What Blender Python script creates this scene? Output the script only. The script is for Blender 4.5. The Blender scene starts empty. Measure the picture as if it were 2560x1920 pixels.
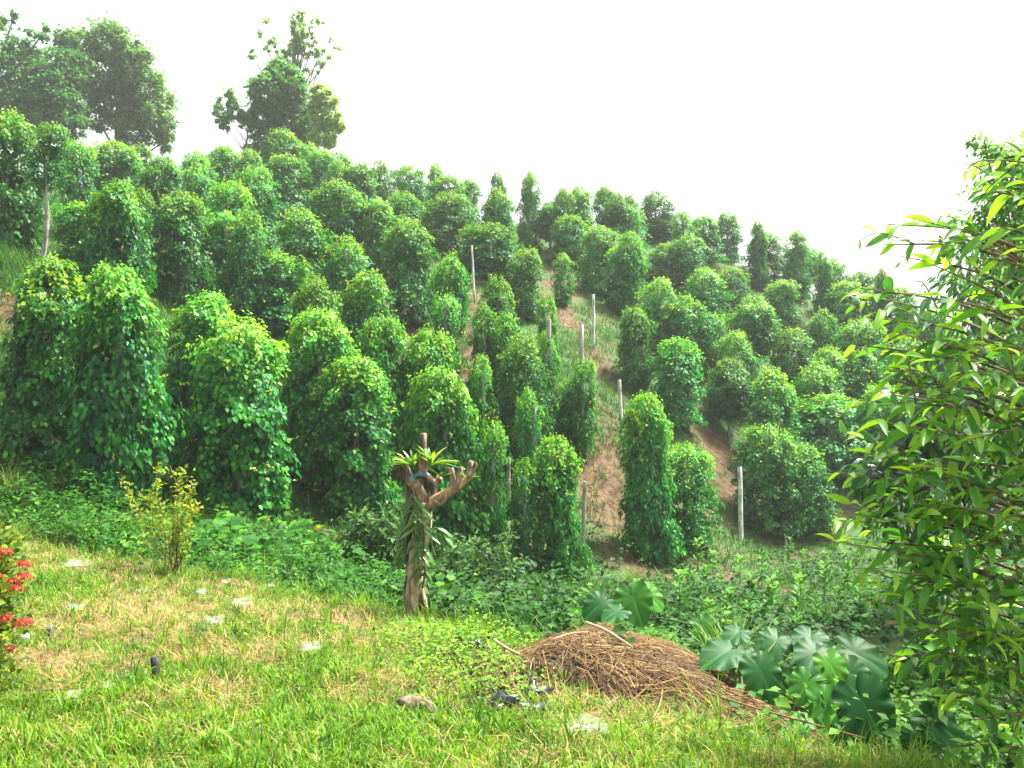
import bpy, math, random
import numpy as np
from mathutils import Vector, Matrix, Euler

scene = bpy.context.scene
COL = scene.collection
R = math.radians

# ------------------------------------------------------------------ camera
F = 2217.0          # focal length in pixels of the 2560 px wide photograph
CX, CY = 1280.0, 960.0
cam_data = bpy.data.cameras.new('camera')
cam = bpy.data.objects.new('camera', cam_data)
COL.objects.link(cam)
cam.location = (0, 0, 0)
cam.rotation_euler = (R(90), 0, 0)
cam_data.sensor_width = 36.0
cam_data.lens = 36.0 * F / 2560.0
cam_data.clip_end = 5000
cam_data.clip_start = 0.05
scene.camera = cam

# ------------------------------------------------------------------ sky and sun
SUN_EL, SUN_AZ = R(60), R(58)       # azimuth measured from +Y (the view direction) towards +X
world = bpy.data.worlds.new('World')
scene.world = world
world.use_nodes = True
wn, wl = world.node_tree.nodes, world.node_tree.links
wn.clear()
wo = wn.new('ShaderNodeOutputWorld')
bg = wn.new('ShaderNodeBackground')
sky = wn.new('ShaderNodeTexSky')
sky.sky_type = 'NISHITA'
sky.sun_disc = False
sky.sun_elevation = SUN_EL
sky.sun_rotation = SUN_AZ
sky.air_density = 1.6
sky.dust_density = 6.0
sky.ozone_density = 1.0
hs = wn.new('ShaderNodeHueSaturation')   # thin overcast: the blue is washed out of the whole sky
hs.inputs['Saturation'].default_value = 0.3
wl.new(sky.outputs[0], hs.inputs['Color'])
wl.new(hs.outputs[0], bg.inputs['Color'])
bg.inputs['Strength'].default_value = 0.085
wl.new(bg.outputs[0], wo.inputs['Surface'])

sun_data = bpy.data.lights.new('sun', 'SUN')
sun_data.energy = 4.2
sun_data.angle = R(11)
sun_data.color = (1.0, 0.95, 0.86)
sun = bpy.data.objects.new('sun', sun_data)
COL.objects.link(sun)
sd = Vector((math.sin(SUN_AZ) * math.cos(SUN_EL), math.cos(SUN_AZ) * math.cos(SUN_EL), math.sin(SUN_EL)))
sun.rotation_euler = sd.to_track_quat('Z', 'Y').to_euler()
sun.location = sd * 80

# ------------------------------------------------------------------ exposure and render
vs = scene.view_settings
vs.view_transform = 'Standard'
vs.look = 'None'
vs.exposure = 2.1
vs.gamma = 1.0
vs.use_curve_mapping = False
scene.render.engine = 'CYCLES'
cy = scene.cycles
cy.max_bounces = 5
cy.diffuse_bounces = 3
cy.glossy_bounces = 2
cy.transmission_bounces = 3
cy.transparent_max_bounces = 8
cy.volume_bounces = 0
cy.caustics_reflective = False
cy.caustics_refractive = False
cy.use_denoising = True
cy.sample_clamp_indirect = 6.0
scene.render.use_persistent_data = False

# ------------------------------------------------------------------ helpers
def norm(v):
    return v / np.maximum(np.linalg.norm(v, axis=-1, keepdims=True), 1e-9)

class MB:
    """collects geometry, then builds ONE mesh"""
    def __init__(s):
        s.v, s.f, s.c, s.n = [], [], [], 0
    def add(s, v, faces, col=(0.5, 0.5, 0.5)):
        v = np.asarray(v, float).reshape(-1, 3)
        c = np.asarray(col, float)
        if c.ndim == 1:
            c = np.tile(c, (len(v), 1))
        s.v.append(v); s.c.append(c)
        if not isinstance(faces, list):
            faces = [faces]
        for f in faces:
            s.f.append(np.asarray(f, np.int64) + s.n)
        s.n += len(v)
        return s
    def mesh(s, name, mat, smooth=True):
        v = np.concatenate(s.v); c = np.concatenate(s.c)
        me = bpy.data.meshes.new(name)
        me.vertices.add(len(v))
        me.vertices.foreach_set('co', v.astype(np.float32).ravel())
        li = np.concatenate([f.ravel() for f in s.f])
        cnt = np.concatenate([np.full(len(f), f.shape[1]) for f in s.f])
        st = np.r_[0, np.cumsum(cnt)[:-1]]
        me.loops.add(len(li)); me.loops.foreach_set('vertex_index', li.astype(np.int32))
        me.polygons.add(len(cnt))
        me.polygons.foreach_set('loop_start', st.astype(np.int32))
        try:
            me.polygons.foreach_set('loop_total', cnt.astype(np.int32))
        except Exception:
            pass
        me.polygons.foreach_set('use_smooth', np.full(len(cnt), smooth))
        me.update(calc_edges=True)
        a = me.color_attributes.new('Col', 'FLOAT_COLOR', 'POINT')
        a.data.foreach_set('color', np.c_[c, np.ones(len(c))].astype(np.float32).ravel())
        me.materials.append(mat)
        return me
    def build(s, name, mat, parent=None, smooth=True, loc=None):
        o = bpy.data.objects.new(name, s.mesh(name, mat, smooth))
        COL.objects.link(o)
        if parent: o.parent = parent
        if loc is not None: o.location = loc
        return o

def inst(name, me, parent=None, loc=(0, 0, 0), rot=(0, 0, 0), scale=(1, 1, 1)):
    o = bpy.data.objects.new(name, me)
    COL.objects.link(o)
    if parent: o.parent = parent
    o.location = loc; o.rotation_euler = rot; o.scale = scale
    return o

def tag(o, label, cat, group=None, kind=None):
    o['label'] = label; o['category'] = cat
    if group: o['group'] = group
    if kind: o['kind'] = kind
    return o

def thing(name, loc, label, cat, group=None, rz=0.0):
    o = bpy.data.objects.new(name, None)
    COL.objects.link(o)
    o.empty_display_size = 0.2
    o.location = loc; o.rotation_euler = (0, 0, rz)
    return tag(o, label, cat, group)

def tube(pts, rad, segs=8, rng=None, rough=0.0, cap=True):
    pts = np.asarray(pts, float); n = len(pts)
    rad = np.broadcast_to(np.asarray(rad, float), (n,))
    t = np.gradient(pts, axis=0); t = norm(t)
    ref = np.array([0.3, 0.9, 0.2]) if abs(t[0, 2]) > 0.6 else np.array([0, 0, 1.0])
    vs_ = []
    a = np.linspace(0, 2 * np.pi, segs, endpoint=False)
    for i in range(n):
        x = np.cross(t[i], ref); x /= np.linalg.norm(x) + 1e-9
        y = np.cross(x, t[i])
        r = rad[i] * (1 + (rough * rng.standard_normal(segs) if rng is not None else 0))
        vs_.append(pts[i] + (np.cos(a) * r)[:, None] * x + (np.sin(a) * r)[:, None] * y)
    v = np.concatenate(vs_)
    f = []
    for i in range(n - 1):
        for k in range(segs):
            k2 = (k + 1) % segs
            f.append((i * segs + k, i * segs + k2, (i + 1) * segs + k2, (i + 1) * segs + k))
    faces = [np.array(f)]
    if cap:
        v = np.concatenate([v, pts[:1], pts[-1:]])
        c0, c1 = n * segs, n * segs + 1
        tri = [(c0, (k + 1) % segs, k) for k in range(segs)] + [(c1, (n - 1) * segs + k, (n - 1) * segs + (k + 1) % segs) for k in range(segs)]
        faces.append(np.array(tri))
    return v, faces

def curve(pts, n):
    """smooth resample of a polyline (Catmull-Rom)"""
    p = np.asarray(pts, float)
    if len(p) == 2:
        return p[0] + (p[1] - p[0]) * np.linspace(0, 1, n)[:, None]
    q = np.concatenate([[2 * p[0] - p[1]], p, [2 * p[-1] - p[-2]]])
    out = []
    for u in np.linspace(0, len(p) - 1 - 1e-6, n):
        i = int(u); t = u - i
        a, b, c, d = q[i], q[i + 1], q[i + 2], q[i + 3]
        out.append(0.5 * ((2 * b) + (-a + c) * t + (2 * a - 5 * b + 4 * c - d) * t * t + (-a + 3 * b - 3 * c + d) * t ** 3))
    return np.array(out)

# leaf templates: x width, y length, z normal
T_HEART = (np.array([(0, 0, 0), (-.42, .2, .09), (-.36, .6, .07), (0, 1, -.12), (.36, .6, .07), (.42, .2, .09)]), [np.array([(0, 1, 2, 3), (0, 3, 4, 5)])])
T_OVAL = (np.array([(0, 0, 0), (-.3, .5, .06), (0, 1, -.08), (.3, .5, .06)]), [np.array([(0, 1, 2), (0, 2, 3)])])
def big_leaf(arch=0.25, fold=0.10, w=0.2, wave=0.0, st=6):
    v, f = [], []
    ys = np.linspace(0, 1, st + 1)
    for i, y in enumerate(ys):
        hw = w * (math.sin(math.pi * y ** 0.8) ** 0.7 if 0 < y < 1 else 0.02)
        z = -arch * y * y
        wv = wave * math.sin(i * 2.4)
        v += [(-hw, y, z + fold * hw / w * .6 + wv), (0, y, z), (hw, y, z + fold * hw / w * .6 - wv)]
    for i in range(st):
        a, b = i * 3, i * 3 + 3
        f += [(a, b, b + 1, a + 1), (a + 1, b + 1, b + 2, a + 2)]
    return np.array(v), [np.array(f)]
T_BIG = big_leaf()
T_STRAP = big_leaf(arch=0.35, fold=0.05, w=0.09, st=5)

def scatter(mb, T, pos, ydir, ndir, size, col, wid=1.0):
    tv, tf = T
    pos = np.asarray(pos, float); N = len(pos); K = len(tv)
    if N == 0: return
    y = norm(np.asarray(ydir, float)); x = norm(np.cross(y, ndir)); z = np.cross(x, y)
    size = np.broadcast_to(np.asarray(size, float), (N,)); wid = np.broadcast_to(np.asarray(wid, float), (N,))
    v = pos[:, None] + size[:, None, None] * ((tv[None, :, 0:1] * wid[:, None, None]) * x[:, None] + tv[None, :, 1:2] * y[:, None] + tv[None, :, 2:3] * z[:, None])
    c = np.repeat(np.broadcast_to(np.asarray(col, float), (N, 3)), K, axis=0)
    off = (np.arange(N) * K)[:, None, None]
    mb.add(v.reshape(-1, 3), [(f[None] + off).reshape(-1, f.shape[1]) for f in tf], c)

def blades(mb, pos, length, width, lean, bend, col, rng, simple=False):
    """grass blades: quad + quad + tip, bending over"""
    N = len(pos)
    if N == 0: return
    a = rng.uniform(0, 2 * np.pi, N)
    d = np.c_[np.cos(a), np.sin(a), np.zeros(N)]
    s = np.c_[-np.sin(a), np.cos(a), np.zeros(N)]
    L = np.broadcast_to(length, (N,))[:, None]; W = np.broadcast_to(width, (N,))[:, None] * .5
    ln = np.broadcast_to(lean, (N,))[:, None]; bd = np.broadcast_to(bend, (N,))[:, None]
    upv = np.array([0, 0, 1.0])
    p1 = pos + L * .45 * (d * np.sin(ln) + upv * np.cos(ln))
    p2 = p1 + L * .32 * (d * np.sin(ln + bd * .5) + upv * np.cos(ln + bd * .5))
    p3 = p2 + L * .23 * (d * np.sin(ln + bd) + upv * np.cos(ln + bd))
    if simple:
        v = np.stack([pos - s * W * .8, pos + s * W * .8, p1 - s * W, p1 + s * W, p3], 1)
        o = (np.arange(N) * 5)[:, None, None]
        c = np.repeat(np.broadcast_to(np.asarray(col, float), (N, 3)), 5, axis=0)
        mb.add(v.reshape(-1, 3), [(np.array([(0, 1, 3, 2)])[None] + o).reshape(-1, 4), (np.array([(2, 3, 4)])[None] + o).reshape(-1, 3)], c)
        return
    v = np.stack([pos - s * W * .8, pos + s * W * .8, p1 - s * W, p1 + s * W, p2 - s * W * .7, p2 + s * W * .7, p3], 1)
    o = (np.arange(N) * 7)[:, None, None]
    q = np.array([(0, 1, 3, 2), (2, 3, 5, 4)]); t = np.array([(4, 5, 6)])
    c = np.repeat(np.broadcast_to(np.asarray(col, float), (N, 3)), 7, axis=0)
    mb.add(v.reshape(-1, 3), [(q[None] + o).reshape(-1, 4), (t[None] + o).reshape(-1, 3)], c)

def vary(base, n, rng, val=.2, hue=.12):
    b = np.asarray(base, float)
    if b.ndim == 1: b = np.tile(b, (n, 1))
    k = np.exp(rng.normal(0, val, n))[:, None]
    h = np.exp(rng.normal(0, hue, n))
    return np.clip(b * k * np.c_[h, np.ones(n), 1 / h], 0, .9)

def mixc(a, b, t):
    t = np.asarray(t)[:, None]
    return np.asarray(a, float) * (1 - t) + np.asarray(b, float) * t

# value noise in 2-D (smooth), for masks and relief
_rs = np.random.default_rng(7).random((256, 256))
def vnoise(x, y, sc=1.0, off=0):
    x = np.asarray(x, float) / sc + off * 17.3 + 500; y = np.asarray(y, float) / sc + off * 9.1 + 500
    xi, yi = np.floor(x).astype(int), np.floor(y).astype(int)
    fx, fy = x - xi, y - yi
    fx = fx * fx * (3 - 2 * fx); fy = fy * fy * (3 - 2 * fy)
    g = lambda i, j: _rs[i % 256, j % 256]
    return (g(xi, yi) * (1 - fx) + g(xi + 1, yi) * fx) * (1 - fy) + (g(xi, yi + 1) * (1 - fx) + g(xi + 1, yi + 1) * fx) * fy
def fbm(x, y, sc, off=0):
    return (vnoise(x, y, sc, off) * .5 + vnoise(x, y, sc * .45, off + 1) * .3 + vnoise(x, y, sc * .2, off + 2) * .2)

# ------------------------------------------------------------------ materials
def leaf_mat(name, rough=.38, spec=.45, trans=.38, tint=(1.25, 1.2, .5), obj_var=.0):
    m = bpy.data.materials.new(name); m.use_nodes = True
    n, l = m.node_tree.nodes, m.node_tree.links
    out = n['Material Output']; p = n['Principled BSDF']
    at = n.new('ShaderNodeAttribute'); at.attribute_name = 'Col'
    src = at.outputs['Color']
    if obj_var > 0:
        oi = n.new('ShaderNodeObjectInfo')
        mp = n.new('ShaderNodeMapRange'); mp.inputs['To Min'].default_value = 1 - obj_var; mp.inputs['To Max'].default_value = 1 + obj_var
        l.new(oi.outputs['Random'], mp.inputs['Value'])
        mp2 = n.new('ShaderNodeMapRange'); mp2.inputs['To Min'].default_value = .485; mp2.inputs['To Max'].default_value = .507
        mu = n.new('ShaderNodeMath'); mu.operation = 'FRACT'
        m7 = n.new('ShaderNodeMath'); m7.operation = 'MULTIPLY'; m7.inputs[1].default_value = 7.31
        l.new(oi.outputs['Random'], m7.inputs[0]); l.new(m7.outputs[0], mu.inputs[0]); l.new(mu.outputs[0], mp2.inputs['Value'])
        h = n.new('ShaderNodeHueSaturation')
        l.new(src, h.inputs['Color']); l.new(mp.outputs[0], h.inputs['Value']); l.new(mp2.outputs[0], h.inputs['Hue'])
        src = h.outputs[0]
    l.new(src, p.inputs['Base Color'])
    p.inputs['Roughness'].default_value = rough
    p.inputs['Specular IOR Level'].default_value = spec
    tr = n.new('ShaderNodeBsdfTranslucent')
    vm = n.new('ShaderNodeVectorMath'); vm.operation = 'MULTIPLY'; vm.inputs[1].default_value = tint
    l.new(src, vm.inputs[0]); l.new(vm.outputs[0], tr.inputs['Color'])
    mx = n.new('ShaderNodeMixShader'); mx.inputs[0].default_value = trans
    l.new(p.outputs[0], mx.inputs[1]); l.new(tr.outputs[0], mx.inputs[2])
    l.new(mx.outputs[0], out.inputs['Surface'])
    return m

def solid_mat(name, rough=.9, spec=.2, scale=12.0, contrast=.35, bump=.3, stretch=(1, 1, 1), dark=None):
    """colour from the Col attribute, broken up by noise, with fine relief"""
    m = bpy.data.materials.new(name); m.use_nodes = True
    n, l = m.node_tree.nodes, m.node_tree.links
    p = n['Principled BSDF']
    at = n.new('ShaderNodeAttribute'); at.attribute_name = 'Col'
    tc = n.new('ShaderNodeTexCoord'); mp = n.new('ShaderNodeMapping'); mp.inputs['Scale'].default_value = stretch
    l.new(tc.outputs['Object'], mp.inputs['Vector'])
    no = n.new('ShaderNodeTexNoise'); no.inputs['Scale'].default_value = scale; no.inputs['Detail'].default_value = 6
    no.inputs['Roughness'].default_value = .65
    l.new(mp.outputs[0], no.inputs['Vector'])
    mr = n.new('ShaderNodeMapRange'); mr.inputs['From Min'].default_value = .3; mr.inputs['From Max'].default_value = .7
    mr.inputs['To Min'].default_value = 1 - contrast; mr.inputs['To Max'].default_value = 1 + contrast
    l.new(no.outputs['Fac'], mr.inputs['Value'])
    vm = n.new('ShaderNodeVectorMath'); vm.operation = 'SCALE'
    l.new(at.outputs['Color'], vm.inputs[0]); l.new(mr.outputs[0], vm.inputs['Scale'])
    src = vm.outputs[0]
    if dark is not None:
        no2 = n.new('ShaderNodeTexNoise'); no2.inputs['Scale'].default_value = scale * .35; no2.inputs['Detail'].default_value = 4
        l.new(mp.outputs[0], no2.inputs['Vector'])
        r2 = n.new('ShaderNodeMapRange'); r2.inputs['From Min'].default_value = .5; r2.inputs['From Max'].default_value = .62
        l.new(no2.outputs['Fac'], r2.inputs['Value'])
        mxc = n.new('ShaderNodeMix'); mxc.data_type = 'RGBA'
        l.new(r2.outputs[0], mxc.inputs[0]); l.new(src, mxc.inputs[6]); mxc.inputs[7].default_value = (*dark, 1)
        src = mxc.outputs[2]
    l.new(src, p.inputs['Base Color'])
    p.inputs['Roughness'].default_value = rough; p.inputs['Specular IOR Level'].default_value = spec
    bp = n.new('ShaderNodeBump'); bp.inputs['Strength'].default_value = bump; bp.inputs['Distance'].default_value = .02
    l.new(no.outputs['Fac'], bp.inputs['Height']); l.new(bp.outputs[0], p.inputs['Normal'])
    return m

M_PEPPER = leaf_mat('pepper_leaf', rough=.42, spec=.16, trans=.40, obj_var=.24)
M_TREE = leaf_mat('tree_leaf', rough=.55, spec=.14, trans=.48, obj_var=.05)
M_BROAD = leaf_mat('glossy_leaf', rough=.26, spec=.45, trans=.4)
M_GRASS = leaf_mat('grass_blade', rough=.55, spec=.25, trans=.42, tint=(1.2, 1.15, .5))
M_WEED = leaf_mat('weed_leaf', rough=.55, spec=.12, trans=.36)
M_TARO = leaf_mat('taro_leaf', rough=.45, spec=.12, trans=.3, tint=(1.1, 1.25, .5))
M_STRAW = leaf_mat('dry_straw', rough=.75, spec=.15, trans=.15, tint=(1, .9, .7))
M_PETAL = leaf_mat('petal', rough=.6, spec=.2, trans=.35, tint=(1, 1, 1))
M_BARK = solid_mat('bark', scale=24, contrast=.55, bump=1.0, stretch=(1, 1, .22), dark=(.045, .035, .025))
M_POST = solid_mat('weathered_post_wood', scale=26, contrast=.6, bump=.7, stretch=(1, 1, .3), dark=(.10, .095, .08))
M_GROUND = solid_mat('soil_and_thatch', scale=5, contrast=.6, bump=1.0)
M_STICK = solid_mat('dry_stick', scale=40, contrast=.3, bump=.3)
M_PLASTIC = solid_mat('black_plastic', rough=.28, spec=.6, scale=20, contrast=.2, bump=.3)
M_ROCK = solid_mat('stone', scale=14, contrast=.4, bump=.8)
M_STRING = solid_mat('string', rough=.5, scale=80, contrast=.2, bump=.1)

# ------------------------------------------------------------------ terrain: a smooth surface through surveyed points
A3 = [(-3,0,-1.9),(3,0,-1.95),(0,-6,-1.8),(-9,-6,-1.8),(9,-6,-2.2),(-3,4,-2.0),(0,4,-2.0),(2.2,4,-2.1),(-6,6,-2.0),(-9,5,-1.9),(-2,7,-2.1),(-6,9,-2.0),(-7,11.5,-2.0),(-3.9,10.2,-2.2),(-1,9.5,-2.48),(.5,7.5,-2.4),(1.75,5.4,-2.25),(2.3,6.2,-2.6),(3.5,6.4,-2.85),(6,4,-2.9),
(-18,58,10.5),(-25,62,11),(-35,60,10),(0,56,6.6),(8,60,5.5),(18,60,3.5),(30,60,-1),(-15,75,6),(0,80,0),(20,80,-3),(-40,80,5),(40,50,-2),(30,38,-.5),(27,28,-2.5),(15,15,-4.2),(10,8,-3.4),(-15,10,-1.5),(-20,18,1.2),(-28,30,6),(-45,40,7),(50,20,-5),(45,0,-5),(-40,0,-1),(0,-40,-2),(-40,-40,-2),(40,-40,-4)]
AP = [(300,1250,14),(130,1150,15.2),(600,1292,16.2),(1115,1385,17),(1390,1444,17.5),(1620,1395,21),(1852,1352,24),(1915,1330,25),(1600,1500,16),(1900,1500,17),(2100,1450,20),(1250,1500,14),(1500,1580,12),(2200,1600,12),(2250,1700,9),(700,1390,13),(900,1440,12.5),
(15,625,22),(97,690,20),(450,770,25),(1020,812,28),(1225,705,34),(1308,798,30),(1484,870,28),(1555,1082,24),(1405,765,31.5),(1690,1067,27),(1825,1092,29),(1887,953,33),(1325,625,41),(1650,611,50),(1850,670,48),(2005,740,45),(2085,770,45),(2200,810,42),(2400,880,39),(565,545,46),(640,585,40),(1120,640,38),(930,680,33),(1010,555,46),(1240,560,46),(350,500,45),(490,500,47),(100,480,42),(-200,560,28),(800,505,48),(845,560,43)]
SP = np.array([np.array(a, float) for a in A3] + [np.array(((u - CX) / F * d, d, (CY - v) / F * d)) for u, v, d in AP])
def _U(r2): return .5 * r2 * np.log(r2 + 1e-9)
_n = len(SP)
_K = _U(((SP[:, None, :2] - SP[None, :, :2]) ** 2).sum(-1))
_lam = np.full(_n, 6.0); _lam[:20] = 1.0
_Q = np.c_[np.ones(_n), SP[:, :2]]
_W = np.linalg.solve(np.block([[_K + np.diag(_lam), _Q], [_Q.T, np.zeros((3, 3))]]), np.r_[SP[:, 2], 0, 0, 0])
def H0(x, y):
    x = np.asarray(x, float); y = np.asarray(y, float)
    xf, yf = x.ravel(), y.ravel(); z = np.empty_like(xf)
    for i in range(0, len(xf), 20000):
        s = slice(i, i + 20000)
        z[s] = _U((xf[s, None] - SP[:, 0]) ** 2 + (yf[s, None] - SP[:, 1]) ** 2) @ _W[:_n] + _W[_n] + _W[_n + 1] * xf[s] + _W[_n + 2] * yf[s]
    r = np.hypot(xf, yf - 25); t = np.clip((r - 60) / 40, 0, 1); t = t * t * (3 - 2 * t)
    z = np.clip(z, -9, 14) * (1 - t) - 8 * t
    return z.reshape(x.shape)

def axis(lo, hi, step, far):
    a = list(np.arange(lo, hi + 1e-6, step))
    s = step
    while a[-1] < far: s *= 1.25; a.append(a[-1] + s)
    s = step; b = [a[0]]
    while b[-1] > -far: s *= 1.25; b.append(b[-1] - s)
    return np.array(sorted(set(b[1:] + a)))
GXa = axis(-26, 30, .22, 260)
GYa = axis(2.5, 60, .22, 260)
_gx, _gy = np.meshgrid(GXa, GYa, indexing='xy')
GZ = H0(_gx, _gy)
_near = np.clip(1 - np.hypot(_gx, _gy - 25) / 60, 0, 1)
GZ += _near * ((fbm(_gx, _gy, 2.2, 3) - .5) * .22 + (vnoise(_gx, _gy, .5, 5) - .5) * .07)
def ground(x, y):
    x = np.asarray(x, float); y = np.asarray(y, float)
    i = np.clip(np.searchsorted(GXa, x) - 1, 0, len(GXa) - 2); j = np.clip(np.searchsorted(GYa, y) - 1, 0, len(GYa) - 2)
    tx = np.clip((x - GXa[i]) / (GXa[i + 1] - GXa[i]), 0, 1); ty = np.clip((y - GYa[j]) / (GYa[j + 1] - GYa[j]), 0, 1)
    return (GZ[j, i] * (1 - tx) + GZ[j, i + 1] * tx) * (1 - ty) + (GZ[j + 1, i] * (1 - tx) + GZ[j + 1, i + 1] * tx) * ty
def W3(u, v, d):
    """a point of the place, surveyed from the photograph: image position and distance"""
    return np.array(((u - CX) / F * d, d, (CY - v) / F * d))
def hit(u, v, dmin=3.5, dmax=70):
    d = np.arange(dmin, dmax, .04); x = (u - CX) / F * d; z = (CY - v) / F * d
    g = z - ground(x, d); i = int(np.argmax(g < 0))
    if g[i] >= 0: i = int(np.argmin(g))
    return np.array((x[i], d[i], float(ground(x[i], d[i]))))
def stand(u, vtop, h, dmin=16, dmax=58):
    """where a plant of height h stands whose top is seen at (u, vtop)"""
    d = np.arange(dmin, dmax, .05); x = (u - CX) / F * d; z = (CY - vtop) / F * d
    g = z - ground(x, d) - h; i = int(np.argmax(g < 0))
    if g[i] >= 0: i = int(np.argmin(g))
    return np.array((x[i], d[i], float(ground(x[i], d[i])))), float(z[i] - ground(x[i], d[i]))

# lawn edge (plan), the lawn lies on the near side of it
EDGE = np.array([(-60, 13.2), (-12, 12.6), (-6.8, 11.9), (-5.2, 11.2), (-3.9, 10.6), (-2.2, 10.1), (-.9, 9.5), (.3, 8.2), (1.2, 6.9), (1.9, 5.9), (2.6, 4.9), (3.4, 3.6), (5, 1), (12, -6), (60, -20)])
def lawn_side(x, y):
    """metres inside the lawn (positive) or past its edge (negative)"""
    p = np.stack([np.asarray(x, float).ravel(), np.asarray(y, float).ravel()], 1)
    best = np.full(len(p), 1e9); sg = np.ones(len(p))
    for a, b in zip(EDGE[:-1], EDGE[1:]):
        ab = b - a; t = np.clip(((p - a) @ ab) / (ab @ ab), 0, 1)
        q = p - (a + t[:, None] * ab); d = np.hypot(q[:, 0], q[:, 1])
        cr = ab[0] * (p[:, 1] - a[1]) - ab[1] * (p[:, 0] - a[0])
        m = d < best; best[m] = d[m]; sg[m] = np.where(cr[m] < 0, 1, -1)
    return (best * sg).reshape(np.shape(x))

# worn soil strips on the hill: centre lines in plan, taken from where they show
PATHS = [[(1400,620),(1395,700),(1385,760),(1440,830),(1500,900),(1540,1000),(1510,1100),(1500,1200),(1540,1330),(1600,1440)],
         [(1760,1100),(1820,1130),(1850,1220),(1860,1300)], [(1640,640),(1660,690)], [(1280,700),(1200,760),(1170,850),(1150,930)], [(1960,740),(2010,790)], [(1040,820),(1180,840)],
         [(1780,1420),(1900,1480)], [(20,790),(60,720)], [(2230,900),(2280,930)]]
PW = [.8, .9, .7, .8, .8, .7, .9, .7, .8]
PATH3 = [np.array([hit(u, v, 12)[:2] for u, v in p]) for p in PATHS]
def path_mask(x, y):
    p = np.stack([np.asarray(x, float).ravel(), np.asarray(y, float).ravel()], 1)
    out = np.zeros(len(p))
    for pl, w in zip(PATH3, PW):
        for a, b in zip(pl[:-1], pl[1:]):
            ab = b - a; t = np.clip(((p - a) @ ab) / (ab @ ab + 1e-9), 0, 1)
            q = p - (a + t[:, None] * ab); d = np.hypot(q[:, 0], q[:, 1]) / w
            out = np.maximum(out, np.clip(1.35 - d, 0, 1))
    out *= np.clip((fbm(p[:, 0], p[:, 1], 1.4, 60) - .36) * 5, .1, 1)
    return out.reshape(np.shape(x))

def build_ground():
    x, y = _gx, _gy
    ls = lawn_side(x, y)
    near = np.hypot(x, y - 25) < 60
    pm = np.zeros_like(x); pm[near] = path_mask(x[near], y[near])
    n1, n2 = fbm(x, y, 2.5, 11), fbm(x, y, .9, 15)
    weed = np.array((.035, .085, .016)); soil = np.array((.078, .045, .022)); dry = np.array((.105, .07, .035)); thatch = np.array((.13, .095, .035)); turf = np.array((.07, .11, .015))
    def mix(a, b, t): return a * (1 - t[..., None]) + b * t[..., None]
    s = np.clip(pm * 1.15 + (n2 - .5) * 1.9 + (n1 - .52) * 1.6, 0, 1)
    hill = mix(weed, mix(soil, dry, np.clip((n2 - .4) * 3, 0, 1)), s)
    lawn = mix(turf, mix(thatch, dry, np.clip((n2 - .5) * 2.5, 0, 1)), np.clip((n1 - .38) * 4, 0, 1))
    c = mix(hill, lawn, np.clip(ls / .5 + .5, 0, 1))
    nx, ny = len(GXa), len(GYa)
    idx = np.arange(nx * ny).reshape(ny, nx)
    f = np.stack([idx[:-1, :-1], idx[:-1, 1:], idx[1:, 1:], idx[1:, :-1]], -1).reshape(-1, 4)
    mb = MB().add(np.stack([x, y, GZ], -1).reshape(-1, 3), f, c.reshape(-1, 3))
    o = mb.build('ground', M_GROUND)
    tag(o, 'grassy lawn falling to a gully and rising as a red soil hillside', 'ground', kind='structure')
build_ground()

# ------------------------------------------------------------------ pepper vines on posts
def profile(kind, t):
    t = np.asarray(t, float)
    dome = lambda a, p=2.2: np.sqrt(np.clip(1 - np.clip((t - a) / (1.0 - a), 0, 1) ** p, 0, 1))
    if kind == 'col':
        r = np.interp(t, [0, .1, .3, .6, 1], [.86, 1.0, 1.0, .95, .88]) * dome(.74, 2.4)
    elif kind == 'cone':
        r = np.interp(t, [0, .1, .3, .6, .85, 1], [.8, 1.0, 1.0, .86, .68, .52]) * dome(.78, 2.3)
    elif kind == 'mush':
        r = np.interp(t, [0, .22, .3, .42, .62, 1], [.0, .0, .5, .86, 1.0, .8]) * dome(.6)
    elif kind == 'tier':
        r = np.interp(t, [0, .08, .22, .45, .56, .72, 1], [.78, .95, 1.0, .92, .78, .92, .74]) * dome(.76)
    elif kind == 'round':
        r = np.interp(t, [0, .06, .25, .5, .8, 1], [.7, .9, 1.0, 1.0, .95, .85]) * dome(.58, 2.3)
    else:  # slim
        r = np.interp(t, [0, .12, .3, .5, .7, .9, 1], [.45, .75, 1.0, .72, .95, .7, .45]) * dome(.8)
    return r

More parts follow.
